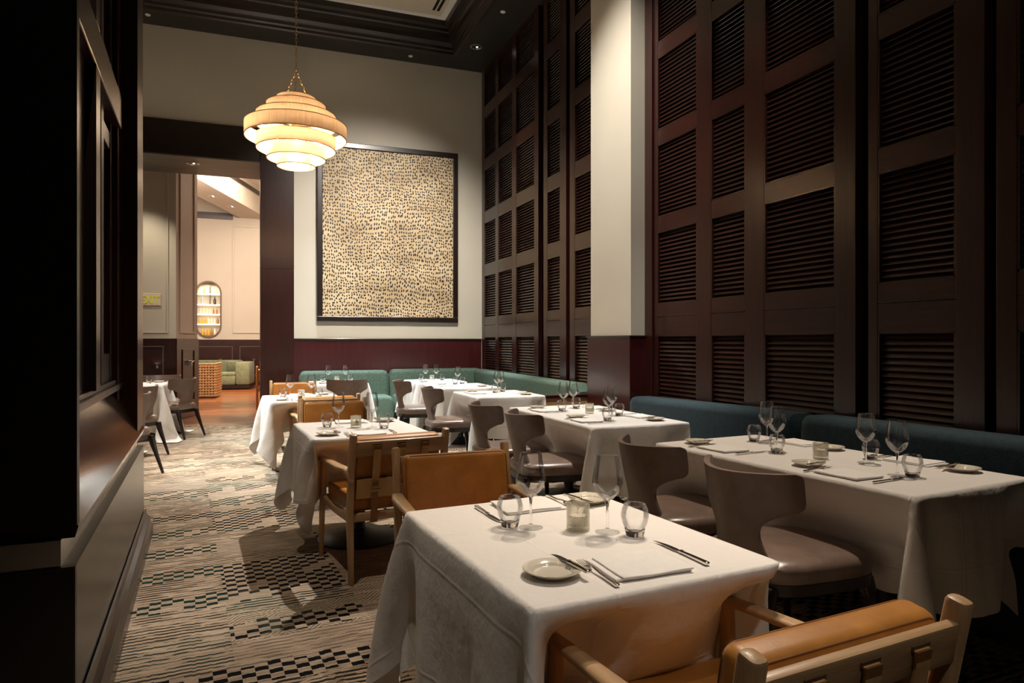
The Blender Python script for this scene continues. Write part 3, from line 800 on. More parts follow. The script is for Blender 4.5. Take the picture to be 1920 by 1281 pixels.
# local +x must run so that -y (seat side) faces the room
banquette('green_banquette', 'sage green banquette left of the seam on the back wall', .64, YB - .03, 1.37, 0, 'green', .875, .50)
banquette('green_banquette', 'sage green banquette right of the seam in the back corner', 2.02, YB - .03, 1.56, 0, 'green', .885, .50)
tb = banquette('green_banquette', 'long sage green banquette under the far shutters', XF - .02, YB - .26, 3.85, -PI / 2, 'green', .875, .50, .85)
t = thing('banquette_end_panel', 'low tan end panel with red wood cap closing the green banquette', 'panel', (3.0, 6.92, 0))
b = MB(); b.b2(0, .60, 0, .04, 0, .70, .004); b.done('panel', M['strap'], t, False)
b = MB(); b.b2(-.02, .61, -.015, .055, .70, .735, .005); b.done('cap_rail', 'mahogr', t, False)
banquette('blue_banquette', 'teal blue banquette from the pillar to the seam', XN - .03, 5.84, 2.21, -PI / 2, 'blue', .80, .47, .845)
banquette('blue_banquette', 'teal blue banquette right of the seam, behind the nearest long table', XN - .03, 3.62, 2.25, -PI / 2, 'blue', .845, .47, .87)
banquette('blue_banquette', 'teal blue banquette beyond the right edge of the picture', XN - .03, 1.36, 2.2, -PI / 2, 'blue', .87, .47, .87)

# ------------------------------------------------------------------ table cloth by a small cloth solver
def cloth(wx, wy, ov, zt, cols=(), seed=0, h=.032, steps=420, ovy=None):
    rs = np.random.RandomState(seed); ovy = ovy or ov
    def axis(w_, o_):
        a = int(round(o_ / h)); m_ = int(round(w_ / h))
        return np.concatenate([np.linspace(-w_ / 2 - o_, -w_ / 2, a + 1)[:-1], np.linspace(-w_ / 2, w_ / 2, m_ + 1), np.linspace(w_ / 2, w_ / 2 + o_, a + 1)[1:]])
    gx = axis(wx, ov); gy = axis(wy, ovy); nx, ny = len(gx), len(gy)
    X, Y = np.meshgrid(gx, gy, indexing='ij')
    dx = np.clip(np.abs(X) - wx / 2, 0, None) * np.sign(X); dy = np.clip(np.abs(Y) - wy / 2, 0, None) * np.sign(Y)
    r = np.hypot(dx, dy)
    P = np.stack([X - dx * .35, Y - dy * .35, zt - r * .74], -1)
    P += rs.normal(0, .0015, P.shape) * (r[..., None] > 0)
    free = (r > 1e-9); W = free.astype(float)
    V = np.zeros_like(P); hx = hy = dg = 0; FL = np.stack([X, Y], -1)
    cons = []
    def add(sa, sb, L_, k, par):
        for q in par: cons.append((sa(q), sb(q), L_, k))
    S = np.s_
    for o in (0, 1):
        cons.append((S[o:nx - 1:2, :], S[o + 1:nx:2, :], hx, 1.0)); cons.append((S[:, o:ny - 1:2], S[:, o + 1:ny:2], hy, 1.0))
    for o in (0, 1):
        cons.append((S[o:nx - 1:2, 0:ny - 1], S[o + 1:nx:2, 1:ny], dg, .35)); cons.append((S[o:nx - 1:2, 1:ny], S[o + 1:nx:2, 0:ny - 1], dg, .35))
    for o in (0, 1, 2, 3):
        cons.append((S[o:nx - 2:4, :], S[o + 2:nx:4, :], 2 * hx, .12)); cons.append((S[:, o:ny - 2:4], S[:, o + 2:ny:4], 2 * hy, .12))
    for o in range(0, 12, 3):
        cons.append((S[o:nx - 6:12, :], S[o + 6:nx:12, :], 6 * hx, .03)); cons.append((S[:, o:ny - 6:12], S[:, o + 6:ny:12], 6 * hy, .03))
    def clean(c):
        a, b_, L_, k = c
        A, B = W[a], W[b_]
        mx = min(A.shape[0], B.shape[0]); my = min(A.shape[1], B.shape[1])
        return c if A.shape == B.shape else None
    cc_ = []
    for c in cons:
        a, b_, L_, k = c; sh = (min(W[a].shape[0], W[b_].shape[0]), min(W[a].shape[1], W[b_].shape[1]))
        def trim(s):
            i0 = range(nx)[s[0]]; i1 = range(ny)[s[1]]
            i0 = i0[:sh[0]]; i1 = i1[:sh[1]]
            return (slice(i0.start, i0.stop, i0.step), slice(i1.start, i1.stop, i1.step)) if len(i0) and len(i1) else None
        ta, tb_ = trim(a), trim(b_)
        if ta is None: continue
        wa, wb = W[ta], W[tb_]; sm = wa + wb; sm[sm == 0] = 1
        L_ = np.sqrt(((FL[tb_] - FL[ta]) ** 2).sum(-1)); cc_.append((ta, tb_, L_, k, wa / sm, wb / sm))
    dt = .012; eps = .006
    for it in range(steps):
        V[..., 2] -= 9.8 * dt * W
        V *= .97 if it < steps * .7 else .90
        Q = P + V * dt
        for rep in range(4):
            for ta, tb_, L_, k, wa, wb in cc_:
                d = Q[tb_] - Q[ta]; l_ = np.sqrt((d * d).sum(-1)) + 1e-9
                if k < .2: f = np.where(l_ < L_, k, 0) * (l_ - L_) / l_
                else: f = k * (l_ - L_) / l_
                Q[ta] += d * (f * wa)[..., None]; Q[tb_] -= d * (f * wb)[..., None]
            # table block
            px = wx / 2 + eps - np.abs(Q[..., 0]); py = wy / 2 + eps - np.abs(Q[..., 1]); pz = zt - Q[..., 2]
            ins = (px > 0) & (py > 0) & free & (Q[..., 2] > .02)
            up = ins & (pz < .03) & (pz < px) & (pz < py) & (pz > -.001)
            Q[..., 2] = np.where(up, zt, Q[..., 2])
            blk = ins & ~up & (Q[..., 2] > zt - .05)          # only the thickness of the top
            sx = blk & (px <= py); sy_ = blk & (py < px)
            Q[..., 0] = np.where(sx, np.sign(Q[..., 0]) * (wx / 2 + eps), Q[..., 0]); Q[..., 1] = np.where(sy_, np.sign(Q[..., 1]) * (wy / 2 + eps), Q[..., 1])
            for (ax, sgn, lim, o0, o1, ztop_) in cols:        # something pushing the skirt in: axis, side, limit
                oth = Q[..., 1 - ax]
                hit = (Q[..., ax] * sgn > lim) & (oth > o0) & (oth < o1) & (Q[..., 2] < ztop_) & free
                Q[..., ax] = np.where(hit, lim * sgn, Q[..., ax])
            Q[..., 2] = np.where(free, np.maximum(Q[..., 2], .012), Q[..., 2])
        V = (Q - P) / dt; vm = np.sqrt((V * V).sum(-1, keepdims=True)); V *= np.minimum(1, 2.5 / (vm + 1e-9))
        P = Q
    verts = P.reshape(-1, 3)
    idx = np.arange(nx * ny).reshape(nx, ny)
    f = np.stack([idx[:-1, :-1], idx[1:, :-1], idx[1:, 1:], idx[:-1, 1:]], -1).reshape(-1, 4)
    me = bpy.data.meshes.new('tablecloth'); me.from_pydata(verts.tolist(), [], f.tolist())
    uvl = me.uv_layers.new(name='UVMap'); UVp = np.stack([X, Y], -1).reshape(-1, 2)
    li = np.zeros(len(me.loops), dtype=np.int32); me.loops.foreach_get('vertex_index', li)
    uvl.data.foreach_set('uv', UVp[li].ravel().astype(np.float32))
    cr_ = me.attributes.new('crease_edge', 'FLOAT', 'EDGE'); ev = np.zeros(len(me.edges) * 2, dtype=np.int32); me.edges.foreach_get('vertices', ev); ev = ev.reshape(-1, 2)
    fx = (np.abs(np.abs(X) - wx / 2) < 1e-6) & (np.abs(Y) <= wy / 2 + 1e-6); fy = (np.abs(np.abs(Y) - wy / 2) < 1e-6) & (np.abs(X) <= wx / 2 + 1e-6)
    fx = fx.ravel(); fy = fy.ravel()
    cr_.data.foreach_set('value', (((fx[ev[:, 0]] & fx[ev[:, 1]]) | (fy[ev[:, 0]] & fy[ev[:, 1]])) * .62).astype(np.float32))
    me.materials.append(M['linen']); me.polygons.foreach_set('use_smooth', [True] * len(me.polygons))
    me.update()
    return me
ZT = .745
def table(c, wx, wy, cm, tn, bases=1, long=False, rz=0.0):
    t = thing('dining_table', 'pedestal dining table under a white cloth, ' + tn, 'table', (c[0], c[1], 0), rz, 'cloth covered dining tables')
    b = MB(); b.b2(-wx / 2 + .04, wx / 2 - .04, -wy / 2 + .04, wy / 2 - .04, ZT - .04, ZT - .012, .004); b.done('tabletop', 'dark', t, False)
    for k in range(bases):
        oy = 0 if bases == 1 else (-wy / 4 + k * wy / 2)
        b = MB(); b.lathe([(0, .03), (.04, .03), (.035, ZT - .05), (0, ZT - .05)], 20, (0, oy, 0)); b.done('column', 'base', t)
        b = MB(); b.lathe([(0, 0), (.27, 0), (.275, .01), (.25, .025), (.12, .045), (.05, .07), (0, .07)], 36, (0, oy, 0)); b.done('foot_disc', 'base', t)
    o = bpy.data.objects.new('tablecloth', cm); COL.objects.link(o); o.location = (c[0], c[1], 0); o.rotation_euler = (0, 0, rz)
    md = o.modifiers.new('subsurf', 'SUBSURF'); md.levels = 1; md.render_levels = 1
    tag(o, 'white linen cloth draped over the ' + tn, 'tablecloth', 'white tablecloths')
    return t
TN = {1: 'nearest square table', 2: 'middle armchair table', 3: 'farthest armchair table', 4: 'back table left of banquette seam', 5: 'corner table under the artwork',
      6: 'second table from the far corner', 7: 'table ending the green banquette', 8: 'long table by the pillar base', 9: 'long table at the right edge',
      10: 'doorway table at the far left', 11: 'table mostly hidden by the left cabinet'}
T = {1: (.895, 1.88, .745, .96), 2: (.665, 4.69, .74, .92), 3: (.48, 7.45, .74, .92), 4: (1.12, 10.05, .75, .80), 5: (2.52, 9.95, .80, .86), 6: (2.56, 8.72, .80, .86),
     7: (2.56, 7.25, .82, .95), 8: (2.53, 4.92, .80, 1.56), 9: (2.64, 2.67, .80, 1.54), 10: (-1.52, 10.60, .75, .85), 11: (-1.92, 8.35, .75, 1.3)}
cm1 = cloth(.745, .96, .43, ZT, [(1, -1, .34, -.28, -.16, .65), (1, -1, .34, .24, .37, .65), (1, -1, .35, -.16, .24, .47)], 1)
cm2 = cloth(.74, .92, .40, ZT, [(1, -1, .24, -.30, -.19, .65), (1, -1, .24, .24, .35, .65), (1, -1, .28, -.19, .24, .47), (1, -1, .30, -.30, .35, .40)], 2)
cm3 = cloth(.74, .90, .40, ZT, [(1, -1, .14, -.18, -.06, .65), (1, -1, .14, .38, .50, .65), (1, -1, .18, -.06, .38, .48)], 3)
cm4 = cloth(.75, .85, .45, ZT, [(1, 1, .34, -9, 9, .53)], 4)
cm7 = cloth(.78, .92, .42, ZT, [(0, -1, .25, -.16, .40, .50), (0, 1, .36, -9, 9, .52)], 7)
cm9 = cloth(.80, 1.54, .46, ZT, [(0, -1, .26, -.66, -.09, .50), (0, -1, .26, .07, .64, .50), (0, 1, .31, -9, 9, .50)], 9)
cm10 = cloth(.75, 1.3, .62, ZT, [], 10)
table(T[1][:2], .745, .96, cm1, TN[1], rz=math.radians(5)); table(T[2][:2], .74, .92, cm2, TN[2], rz=math.radians(4.5)); table(T[3][:2], .74, .90, cm3, TN[3], rz=math.radians(4))
for k, c_ in ((4, cm4), (5, cm4)): table(T[k][:2], .75, .85, c_, TN[k])
for k in (6, 7): table(T[k][:2], .78, .92, cm7, TN[k])
table(T[11][:2], .75, 1.3, cm10, TN[11], 1)
table(T[10][:2], .75, .85, cloth(.75, .85, .58, ZT, [], 11), TN[10])
table(T[8][:2], .80, 1.54, cm9, TN[8], 2, rz=math.radians(1)); table(T[9][:2], .80, 1.54, cm9, TN[9], 2, rz=math.radians(6))

# ------------------------------------------------------------------ oak and leather armchair (front = +y)
def make_armchair(label, loc, rz):
    t = thing('leather_armchair', label, 'chair', loc, rz, 'oak and cognac leather armchairs')
    for s in (-1, 1):
        b = MB(); b.bar([(s * .272, -.30, 0), (s * .272, -.285, .20), (s * .272, -.272, .38), (s * .272, -.300, .60), (s * .272, -.345, .83)],
                        [(.014, .016), (.017, .021), (.018, .027), (.018, .025), (.019, .023)], 16, 3.2); b.done('rear_leg', 'oak', t)
        b = MB(); b.bar([(s * .285, .295, 0), (s * .28, .29, .30), (s * .275, .285, .38), (s * .275, .285, .605)], [(.013, .014), (.017, .018), (.018, .026), (.016, .018)], 16, 3.2); b.done('front_leg', 'oak', t)
        b = MB(); b.bar([(s * .274, -.31, .56), (s * .276, -.295, .60), (s * .282, -.25, .622), (s * .292, -.17, .622), (s * .290, .05, .618), (s * .282, .22, .612), (s * .278, .315, .605)],
                        [(.018, .020), (.020, .018), (.026, .013), (.032, .012), (.026, .012), (.021, .012), (.019, .013)], 16, 3.0); b.done('arm', 'oaky', t)
        b = MB(); b.bar([(s * .272, -.28, .365), (s * .272, 0, .350), (s * .273, .285, .365)], [(.013, .030), (.012, .022), (.013, .026)], 14, 3.4); b.done('side_rail', 'oaky', t)
    b = MB(); b.bar([(-.27, .285, .36), (.27, .285, .36)], (.012, .026), 14, 3.4, Vector((0, 1, 0))); b.done('front_rail', 'oakx', t)
    b = MB(); b.bar([(-.27, -.275, .36), (.27, -.275, .36)], (.012, .026), 14, 3.4, Vector((0, 1, 0))); b.done('rear_rail', 'oakx', t)
    b = MB(); R = Matrix.Rotation(math.radians(10), 3, 'X')
    b.box((0, -.335, .745), (.530, .024, .085), .006, R); b.done('top_rail', 'oakx', t)
    # seat cushion with piping
    b = MB(); b.box((0, .015, .425), (.50, .54, .085), .022, None, 3); sc_ = b.done('seat_cushion', 'tan', t)
    def piping(b, w_, d_, z, r=.004):
        pts = []
        rr = .03
        for cx_, cy_, a0 in ((w_ / 2 - rr, d_ / 2 - rr, 0), (-w_ / 2 + rr, d_ / 2 - rr, 90), (-w_ / 2 + rr, -d_ / 2 + rr, 180), (w_ / 2 - rr, -d_ / 2 + rr, 270)):
            for k in range(5): a = math.radians(a0 + k * 22.5); pts.append(Vector((cx_ + rr * math.cos(a), cy_ + rr * math.sin(a), z)))
        return pts
    def loop_tube(b, pts, r):
        n = len(pts); vr = []
        for i in range(n):
            tt = (pts[(i + 1) % n] - pts[i - 1]).normalized(); s1 = tt.orthogonal().normalized() if abs(tt.z) > .9 else Vector((0, 0, 1)); s1 = (s1 - tt * s1.dot(tt)).normalized(); s2 = tt.cross(s1)
            vr.append([b.bm.verts.new(pts[i] + s1 * r * math.cos(2 * PI * k / 6) + s2 * r * math.sin(2 * PI * k / 6)) for k in range(6)])
        for i in range(n):
            A, B = vr[i], vr[(i + 1) % n]
            for k in range(6): b.bm.faces.new((A[k], A[(k + 1) % 6], B[(k + 1) % 6], B[k]))
    b = MB(); loop_tube(b, [p_ + Vector((0, .015, 0)) for p_ in piping(b, .490, .530, .4605)], .003); b.done('piping', 'tandark', sc_)
    # back cushion leaning with the posts
    Rb_ = Matrix.Rotation(math.radians(9), 3, 'X')
    b = MB(); b.box((0, -.255, .625), (.505, .085, .36), .028, Rb_, 4); bc = b.done('back_cushion', 'tan', t)
    b = MB()
    pts = [Rb_ @ Vector((p_.x, .0343, p_.y)) + Vector((0, -.255, .625)) for p_ in piping(b, .490, .345, 0)]
    loop_tube(b, pts, .0024)
    pts = [Rb_ @ Vector((p_.x, -.0343, p_.y)) + Vector((0, -.255, .625)) for p_ in piping(b, .490, .345, 0)]
    loop_tube(b, pts, .0024); b.done('piping', 'tandark', bc)
    b = MB(); b.box((0, -.304, .52), (.49, .008, .11), .002, Rb_); b.done('back_band', 'strap', t, False)
    for x in (-.14, 0.0, .14):
        st = None
        b = MB()
        def band(pts, w_, th_=.005):
            P = [Vector(q) for q in pts]; rings = []
            for i, q in enumerate(P):
                tt = (P[min(i + 1, len(P) - 1)] - P[max(i - 1, 0)]).normalized(); nrm = tt.cross(Vector((1, 0, 0))).normalized()
                rings.append([q + Vector((-w_, 0, 0)) - nrm * th_ / 2, q + Vector((w_, 0, 0)) - nrm * th_ / 2, q + Vector((w_, 0, 0)) + nrm * th_ / 2, q + Vector((-w_, 0, 0)) + nrm * th_ / 2])
            b.loft(rings)
        band([(x, -.348, .760), (x, -.3565, .757), (x, -.3545, .73), (x, -.346, .69), (x, -.330, .62), (x, -.314, .55), (x, -.306, .50)], .021)
        s1 = b.done('strap', 'strap', t, False)
        b = MB(); band([(x, -.318, .57), (x, -.300, .47), (x, -.292, .40), (x, -.292, .345), (x, -.287, .328), (x, -.27, .330)], .019); b.done('strap_tail', 'tandark', s1, False)
        b = MB()
        for zz in (.515, .565): b.bar([(x - .026, -.322 - (zz - .53) * .2, zz), (x + .026, -.322 - (zz - .53) * .2, zz)], (.0025, .0025), 8, 2, Vector((0, 1, 0)), False)
        b.done('buckle', 'wick', s1)
    for x in (-.14, 0, .14):
        b = MB(); b.box((x, -.3505, .764), (.052, .006, .008), 0, R); b.done('rail_slot', 'wick', t, False)
        b = MB(); b.box((x, -.3565, .745), (.045, .0045, .030), .001, R); b.done('strap_loop', 'tandark', t, False)
    return t
A0 = make_armchair('cognac leather armchair cut off at the bottom edge, seen from behind', (.985, 1.255, 0), math.radians(5.5))
for loc, rz, lab in (((.895, 2.86), 180, 'cognac leather armchair facing the camera behind the nearest square table'),
                     ((.715, 4.13), 9, 'cognac leather armchair with strapped back towards us, at the middle armchair table'),
                     ((.655, 5.88), 180, 'cognac leather armchair facing the camera behind the middle armchair table'),
                     ((.645, 7.02), 4, 'cognac leather armchair with its back to us at the farthest armchair table'),
                     ((.47, 8.92), 180, 'farthest cognac leather armchair, facing the camera beside the dark doorway pillar')):
    dup(A0, (*loc, 0), math.radians(rz), lab)

# ------------------------------------------------------------------ taupe wing chair (front = +y)
def make_wing(label, loc, rz):
    t = thing('wing_dining_chair', label, 'chair', loc, rz, 'taupe leather wing back dining chairs')
    H0, H1 = .385, .815
    ts = [H0 + (H1 - H0) * k / 56 for k in range(57)]
    def hw(z):
        if z > .672:
            w_ = .270
            if z < .712: q = (z - .672) / .04; w_ -= .034 * (1 - math.sqrt(max(0, 1 - (1 - q) ** 2)))
            if z > .79: q = (z - .79) / .025; w_ -= .018 * (1 - math.sqrt(max(0, 1 - q * q)))
            return w_
        if z > .555:
            q = (.672 - z) / .117
            return .122 + (.236 - .122) * (1 - math.sin(min(1, q * 1.0) * PI / 2)) ** 1.35
        q = (.555 - z) / .17
        return .122 + .070 * max(0, q) ** 1.5
    nx_ = 28; front, backv = [], []
    for z in ts:
        w_ = hw(z); ra, rb = [], []
        for i in range(nx_ + 1):
            s = -1 + 2 * i / nx_; x = s * w_
            lean = -.10 * ((z - H0) / .43) ** 1.3
            y = -.175 + lean + 2.35 * x * x * (.55 + .45 * (z - H0) / .43) + (0 if abs(x) < .2 else 0)
            th_ = .034 if z < .7 else .034 - .008 * (z - .7) / .1
            ed = max(0.0, (abs(s) - .86) / .14); th2 = th_ * (1 - .45 * ed * ed)
            zr = z + (.010 * (abs(x) / .26) ** 2 if z > .7 else 0)
            # normal in plan
            dy = 4.7 * x * .9; nl = math.hypot(dy, 1); nxv, nyv = -dy / nl, 1 / nl
            ra.append((x + nxv * th2 / 2, y + nyv * th2 / 2, zr)); rb.append((x - nxv * th2 / 2, y - nyv * th2 / 2, zr))
        front.append(ra); backv.append(rb)
    b = MB(); rings = []
    for ra, rb in zip(front, backv): rings.append(ra + rb[::-1])
    top = [tuple((Vector(a) * .5 + Vector(rings[-1][-1 - i]) * .5) * 1.0 + (Vector(a) - Vector(rings[-1][-1 - i])) * .25 + Vector((0, 0, .007))) for i, a in enumerate(front[-1])]
    vr = b.loft(rings, True, False)
    n = nx_ + 1
    # stitch the top and bottom closed
    for lvl in (0, -1):
        L_ = vr[lvl]
        for i in range(nx_):
            b.bm.faces.new((L_[i], L_[i + 1], L_[2 * n - 2 - i], L_[2 * n - 1 - i]))
    o = b.done('backrest', 'taupeback', t)
    # seat
    b = MB(); rings = []
    def outline(z, ins):
        out = []
        for i in range(40):
            a = 2 * PI * i / 40; c_, s_ = math.cos(a), math.sin(a)
            px = math.copysign(abs(c_) ** .52, c_); py = math.copysign(abs(s_) ** .52, s_)
            wv = .264 + .018 * py
            out.append((px * (wv - ins), .062 + py * (.282 - ins), z))
        return out
    for z, ins in ((.395, .004), (.400, 0), (.435, -.004), (.455, .000), (.470, .016), (.480, .045), (.487, .10), (.490, .17)): rings.append(outline(z, ins))
    b.loft(rings); b.done('seat', 'taupe', t)
    b = MB(); rings = [outline(.352, .006), outline(.352, 0.0), outline(.396, 0.0), outline(.396, .01)]; b.loft(rings); b.done('seat_frame', 'dark', t)
    for sx in (-1, 1):
        b = MB(); b.bar([(sx * .225, .305, 0), (sx * .234, .297, .18), (sx * .238, .282, .30), (sx * .225, .262, .385)], [(.011, .012), (.016, .018), (.022, .028), (.026, .032)], 12, 3.5); b.done('front_leg', 'dark', t)
        b = MB(); b.bar([(sx * .225, -.315, 0), (sx * .212, -.262, .16), (sx * .202, -.218, .29), (sx * .195, -.195, .385)], [(.011, .012), (.015, .017), (.020, .026), (.024, .03)], 12, 3.5); b.done('rear_leg', 'dark', t)
    return t
W0 = make_wing('taupe leather wing chair nearest the camera, at the long right edge table', (2.04, 2.30, 0), -PI / 2 + .03)
for loc, rz, lab in (((2.03, 3.02), -90, 'taupe leather wing chair second from the camera, at the right edge table'),
                     ((1.97, 4.58), -92, 'taupe wing chair at the nearer end of the long pillar table'),
                     ((1.92, 5.32), -88, 'taupe wing chair at the farther end of the long pillar table'),
                     ((2.00, 7.36), -92, 'taupe wing chair at the table by the near end of green banquette'),
                     ((1.97, 8.87), -90, 'farthest taupe wing chair in the right hand row'),
                     ((1.18, 9.56), 0, 'taupe wing chair with its back to us before the back banquette'),
                     ((-1.04, 10.54), 60, 'taupe wing chair with four visible legs near the doorway'),
                     ((-1.32, 11.42), 180, 'taupe wing chair facing us behind the doorway table'),
                     ((-1.25, 7.68), 56, 'taupe wing chair half hidden by the left cabinet, nearer one'),
                     ((-1.33, 8.92), 56, 'taupe wing chair behind the nearer one at the left cabinet')):
    dup(W0, (*loc, 0), math.radians(rz), lab)

# ------------------------------------------------------------------ tableware
ZP = ZT + .0015
def first_or_copy(store, key, maker, label, loc, rz, group):
    if key not in store:
        o = maker(); store[key] = o; o.location = loc; o.rotation_euler = (0, 0, rz); o['label'] = label; o['group'] = group; return o
    return dup(store[key], loc, rz, label, group)
ST = {}
def mk_wine():
    t = thing('wine_glass', '', 'wine glass')
    b = MB(); prof = [(0.004, .098), (.018, .104), (.034, .120), (.0445, .142), (.0475, .152), (.0455, .168), (.041, .195), (.0355, .226), (.034, .236)]
    inner = [(r - .0012, z + (.001 if i < len(prof) - 1 else 0)) for i, (r, z) in enumerate(prof)]
    b.lathe(prof + inner[::-1], 40); bo = b.done('bowl', 'thin', t)
    b = MB(); b.lathe([(.0345, .2355), (.0345, .2370), (.0328, .2370), (.0328, .2355)], 40, close=True); b.done('rim', 'rim', bo)
    b = MB(); b.lathe([(0, 0), (.038, 0), (.0385, .0012), (.030, .003), (.012, .007), (.006, .0125), (.0058, .0127), (0, .0127)], 32); b.done('foot', 'thin', t)
    b = MB(); b.lathe([(0, .012), (.0045, .0125), (.0040, .02), (.0038, .03), (.0038, .075), (.0055, .092), (.010, .102), (0, .103)], 32); b.done('stem', 'glass', t)
    return t
def mk_tumbler():
    t = thing('water_tumbler', '', 'tumbler')
    b = MB(); prof = [(.030, .022), (.036, .036), (.0415, .056), (.0415, .066), (.038, .082), (.033, .094)]
    inner = [(r - .0014, z) for r, z in prof]; b.lathe(prof + inner[::-1], 36); bo = b.done('wall', 'thin', t)
    b = MB(); b.lathe([(.0336, .0936), (.0336, .0952), (.0316, .0952), (.0316, .0936)], 36, close=True); b.done('rim', 'rim', bo)
    b = MB(); b.lathe([(0, 0), (.024, 0), (.027, .003), (.031, .022), (.0285, .023), (.02, .018), (0, .016)], 32); b.done('base', 'glass', t)
    return t
def mk_candle():
    t = thing('candle_holder', '', 'candle holder')
    b = MB(); b.lathe([(0, 0), (.034, 0), (.036, .003), (.036, .078), (.034, .080), (.032, .078), (.032, .014), (0, .012)], 36); b.done('cup', 'cracked', t)
    b = MB(); b.lathe([(0, .013), (.025, .013), (.026, .045), (.022, .046), (0, .046)], 24); b.done('candle', 'wax', t)
    b = MB(); b.tube([(0, 0, .046), (.003, 0, .058), (-.002, .002, .066)], .0009, 6)
    b.lathe([(0, .064), (.0035, .067), (0, .071)], 10, (-.002, .002, 0)); b.done('wick', 'wick', t)
    # little printed emblem: a stepped peak over three short lines
    b = MB()
    def pt(a, z): return Vector((.0364 * math.sin(a), -.0364 * math.cos(a), z))
    def patch(a0, a1, z0, z1, top=None):
        a2, a3 = (a0, a1) if top is None else top
        for k in range(3):
            f0, f1 = k / 3, (k + 1) / 3
            q = [pt(a0 + (a1 - a0) * f0, z0), pt(a0 + (a1 - a0) * f1, z0), pt(a2 + (a3 - a2) * f1, z1), pt(a2 + (a3 - a2) * f0, z1)]
            b.bm.faces.new([b.bm.verts.new(v_) for v_ in q])
    for sgn in (1,):
        patch(-.09, .09, .052, .059, (-.01, .01)); patch(-.20, .20, .044, .051, (-.10, .10)); patch(-.30, .30, .038, .043, (-.22, .22))
        patch(-.32, .32, .031, .0335); patch(-.26, .26, .026, .0275); patch(-.30, .30, .022, .0230)
    b.done('printed_emblem', 'wick', t, False)
    return t
def mk_plate():
    t = thing('side_plate', '', 'plate')
    b = MB(); b.lathe([(0, .003), (.040, .003), (.044, 0), (.046, 0), (.048, .004), (.060, .009), (.0735, .016), (.0752, .0175), (.0742, .0190), (.072, .0186), (.0535, .0135), (.0505, .0115), (.0475, .0070), (.044, .0058), (.02, .0052), (0, .0052)], 48); b.done('dish', 'plate', t)
    return t
def knife_parts(t, L_, Lb, w_, butter=False):
    Lh = L_ - Lb
    b = MB(); b.bar([(0, 0, .0045), (0, .01, .005), (0, Lh * .6, .0048), (0, Lh - .012, .0042), (0, Lh, .004)], [(.0068, .0040), (.0072, .0042), (.0062, .0036), (.0052, .0032), (.0065, .0036)], 10, 4, Vector((1, 0, 0)))
    for yy in (.006, .012, Lh - .006, Lh - .012): b.bar([(0, yy, .0046), (0, yy + .003, .0046)], [(.0076, .0046)] * 2, 10, 4, Vector((1, 0, 0)), False)
    b.done('handle', 'metal', t)
    b = MB(); pts = []
    n = 12
    lo, hi = [], []
    for i in range(n + 1):
        q = i / n; y = Lh + Lb * q
        e0 = -w_ * .45; e1 = w_ * .55
        k = 1 - q ** (8 if butter else 3)
        wid = (.5 + .5 * min(1, q * 6)) * w_
        lo.append((-wid * .5, y)); hi.append((-wid * .5 + wid * max(.02, k), y))
    def sec(z): return [(x, y, z) for x, y in lo] + [(x, y, z) for x, y in hi[::-1]]
    b.loft([sec(.0030), sec(.0042)]); b.done('blade', 'blade', t, False)
def mk_dknife():
    t = thing('dinner_knife', '', 'knife'); knife_parts(t, .235, .115, .017); return t
def mk_bknife():
    t = thing('butter_knife', '', 'knife'); knife_parts(t, .165, .070, .016, True); return t
def mk_fork():
    t = thing('table_fork', '', 'fork')
    b = MB(); b.bar([(0, 0, .004), (0, .012, .0045), (0, .08, .006), (0, .12, .010), (0, .135, .009)], [(.0068, .0032), (.0070, .0034), (.0045, .0026), (.0030, .0022), (.0034, .0020)], 10, 4); b.done('handle', 'metal', t)
    b = MB(); b.bar([(0, .132, .0085), (0, .142, .0060), (0, .155, .0045)], [(.004, .0012), (.0105, .0011), (.0115, .001)], 8, 4)
    for k in range(4):
        x = -.0093 + k * .0062; b.bar([(x, .152, .0045), (x, .175, .0050), (x, .196, .0080)], [(.0018, .001), (.0016, .0009), (.0008, .0006)], 6, 3)
    b.done('tines', 'metal', t)
    return t
def mk_napkin():
    t = thing('folded_napkin', '', 'napkin')
    def sheet(x0, x1, y0, y1, z, th_, sk=0):
        b = MB(); vs_ = b.box(((x0 + x1) / 2, (y0 + y1) / 2, z + th_ / 2), (x1 - x0, y1 - y0, th_), th_ * .48, None, 3)
        bmesh.ops.subdivide_edges(b.bm, edges=[e for e in b.bm.edges if e.calc_length() > .1], cuts=7, use_grid_fill=True); vs_ = list(b.bm.verts)
        for v_ in vs_: v_.co.z += .0011 * (1 + math.sin(v_.co.x * 34 + v_.co.y * 21)) * (v_.co.z > .0035); v_.co.y += .003 * math.sin(v_.co.x * 25); v_.co.x += .002 * math.sin(v_.co.y * 31)
        return b
    sheet(-.115, .105, -.085, .085, 0, .0042).done('lower_fold', 'napkin', t)
    sheet(-.098, .108, -.090, .082, .0044, .0048).done('upper_fold', 'napkin', t)
    return t
def put(kind, x, y, deg, label, dz=0.0):
    mk = {'wine': mk_wine, 'tumbler': mk_tumbler, 'candle': mk_candle, 'plate': mk_plate, 'dknife': mk_dknife, 'bknife': mk_bknife, 'fork': mk_fork, 'napkin': mk_napkin}[kind]
    g = {'wine': 'stemmed wine glasses', 'tumbler': 'round water tumblers', 'candle': 'crackled glass candle holders', 'plate': 'cream side plates', 'dknife': 'dinner knives', 'bknife': 'butter knives', 'fork': 'table forks', 'napkin': 'folded white napkins'}[kind]
    return first_or_copy(ST, kind, mk, label, (x, y, ZP + dz), math.radians(deg), g)
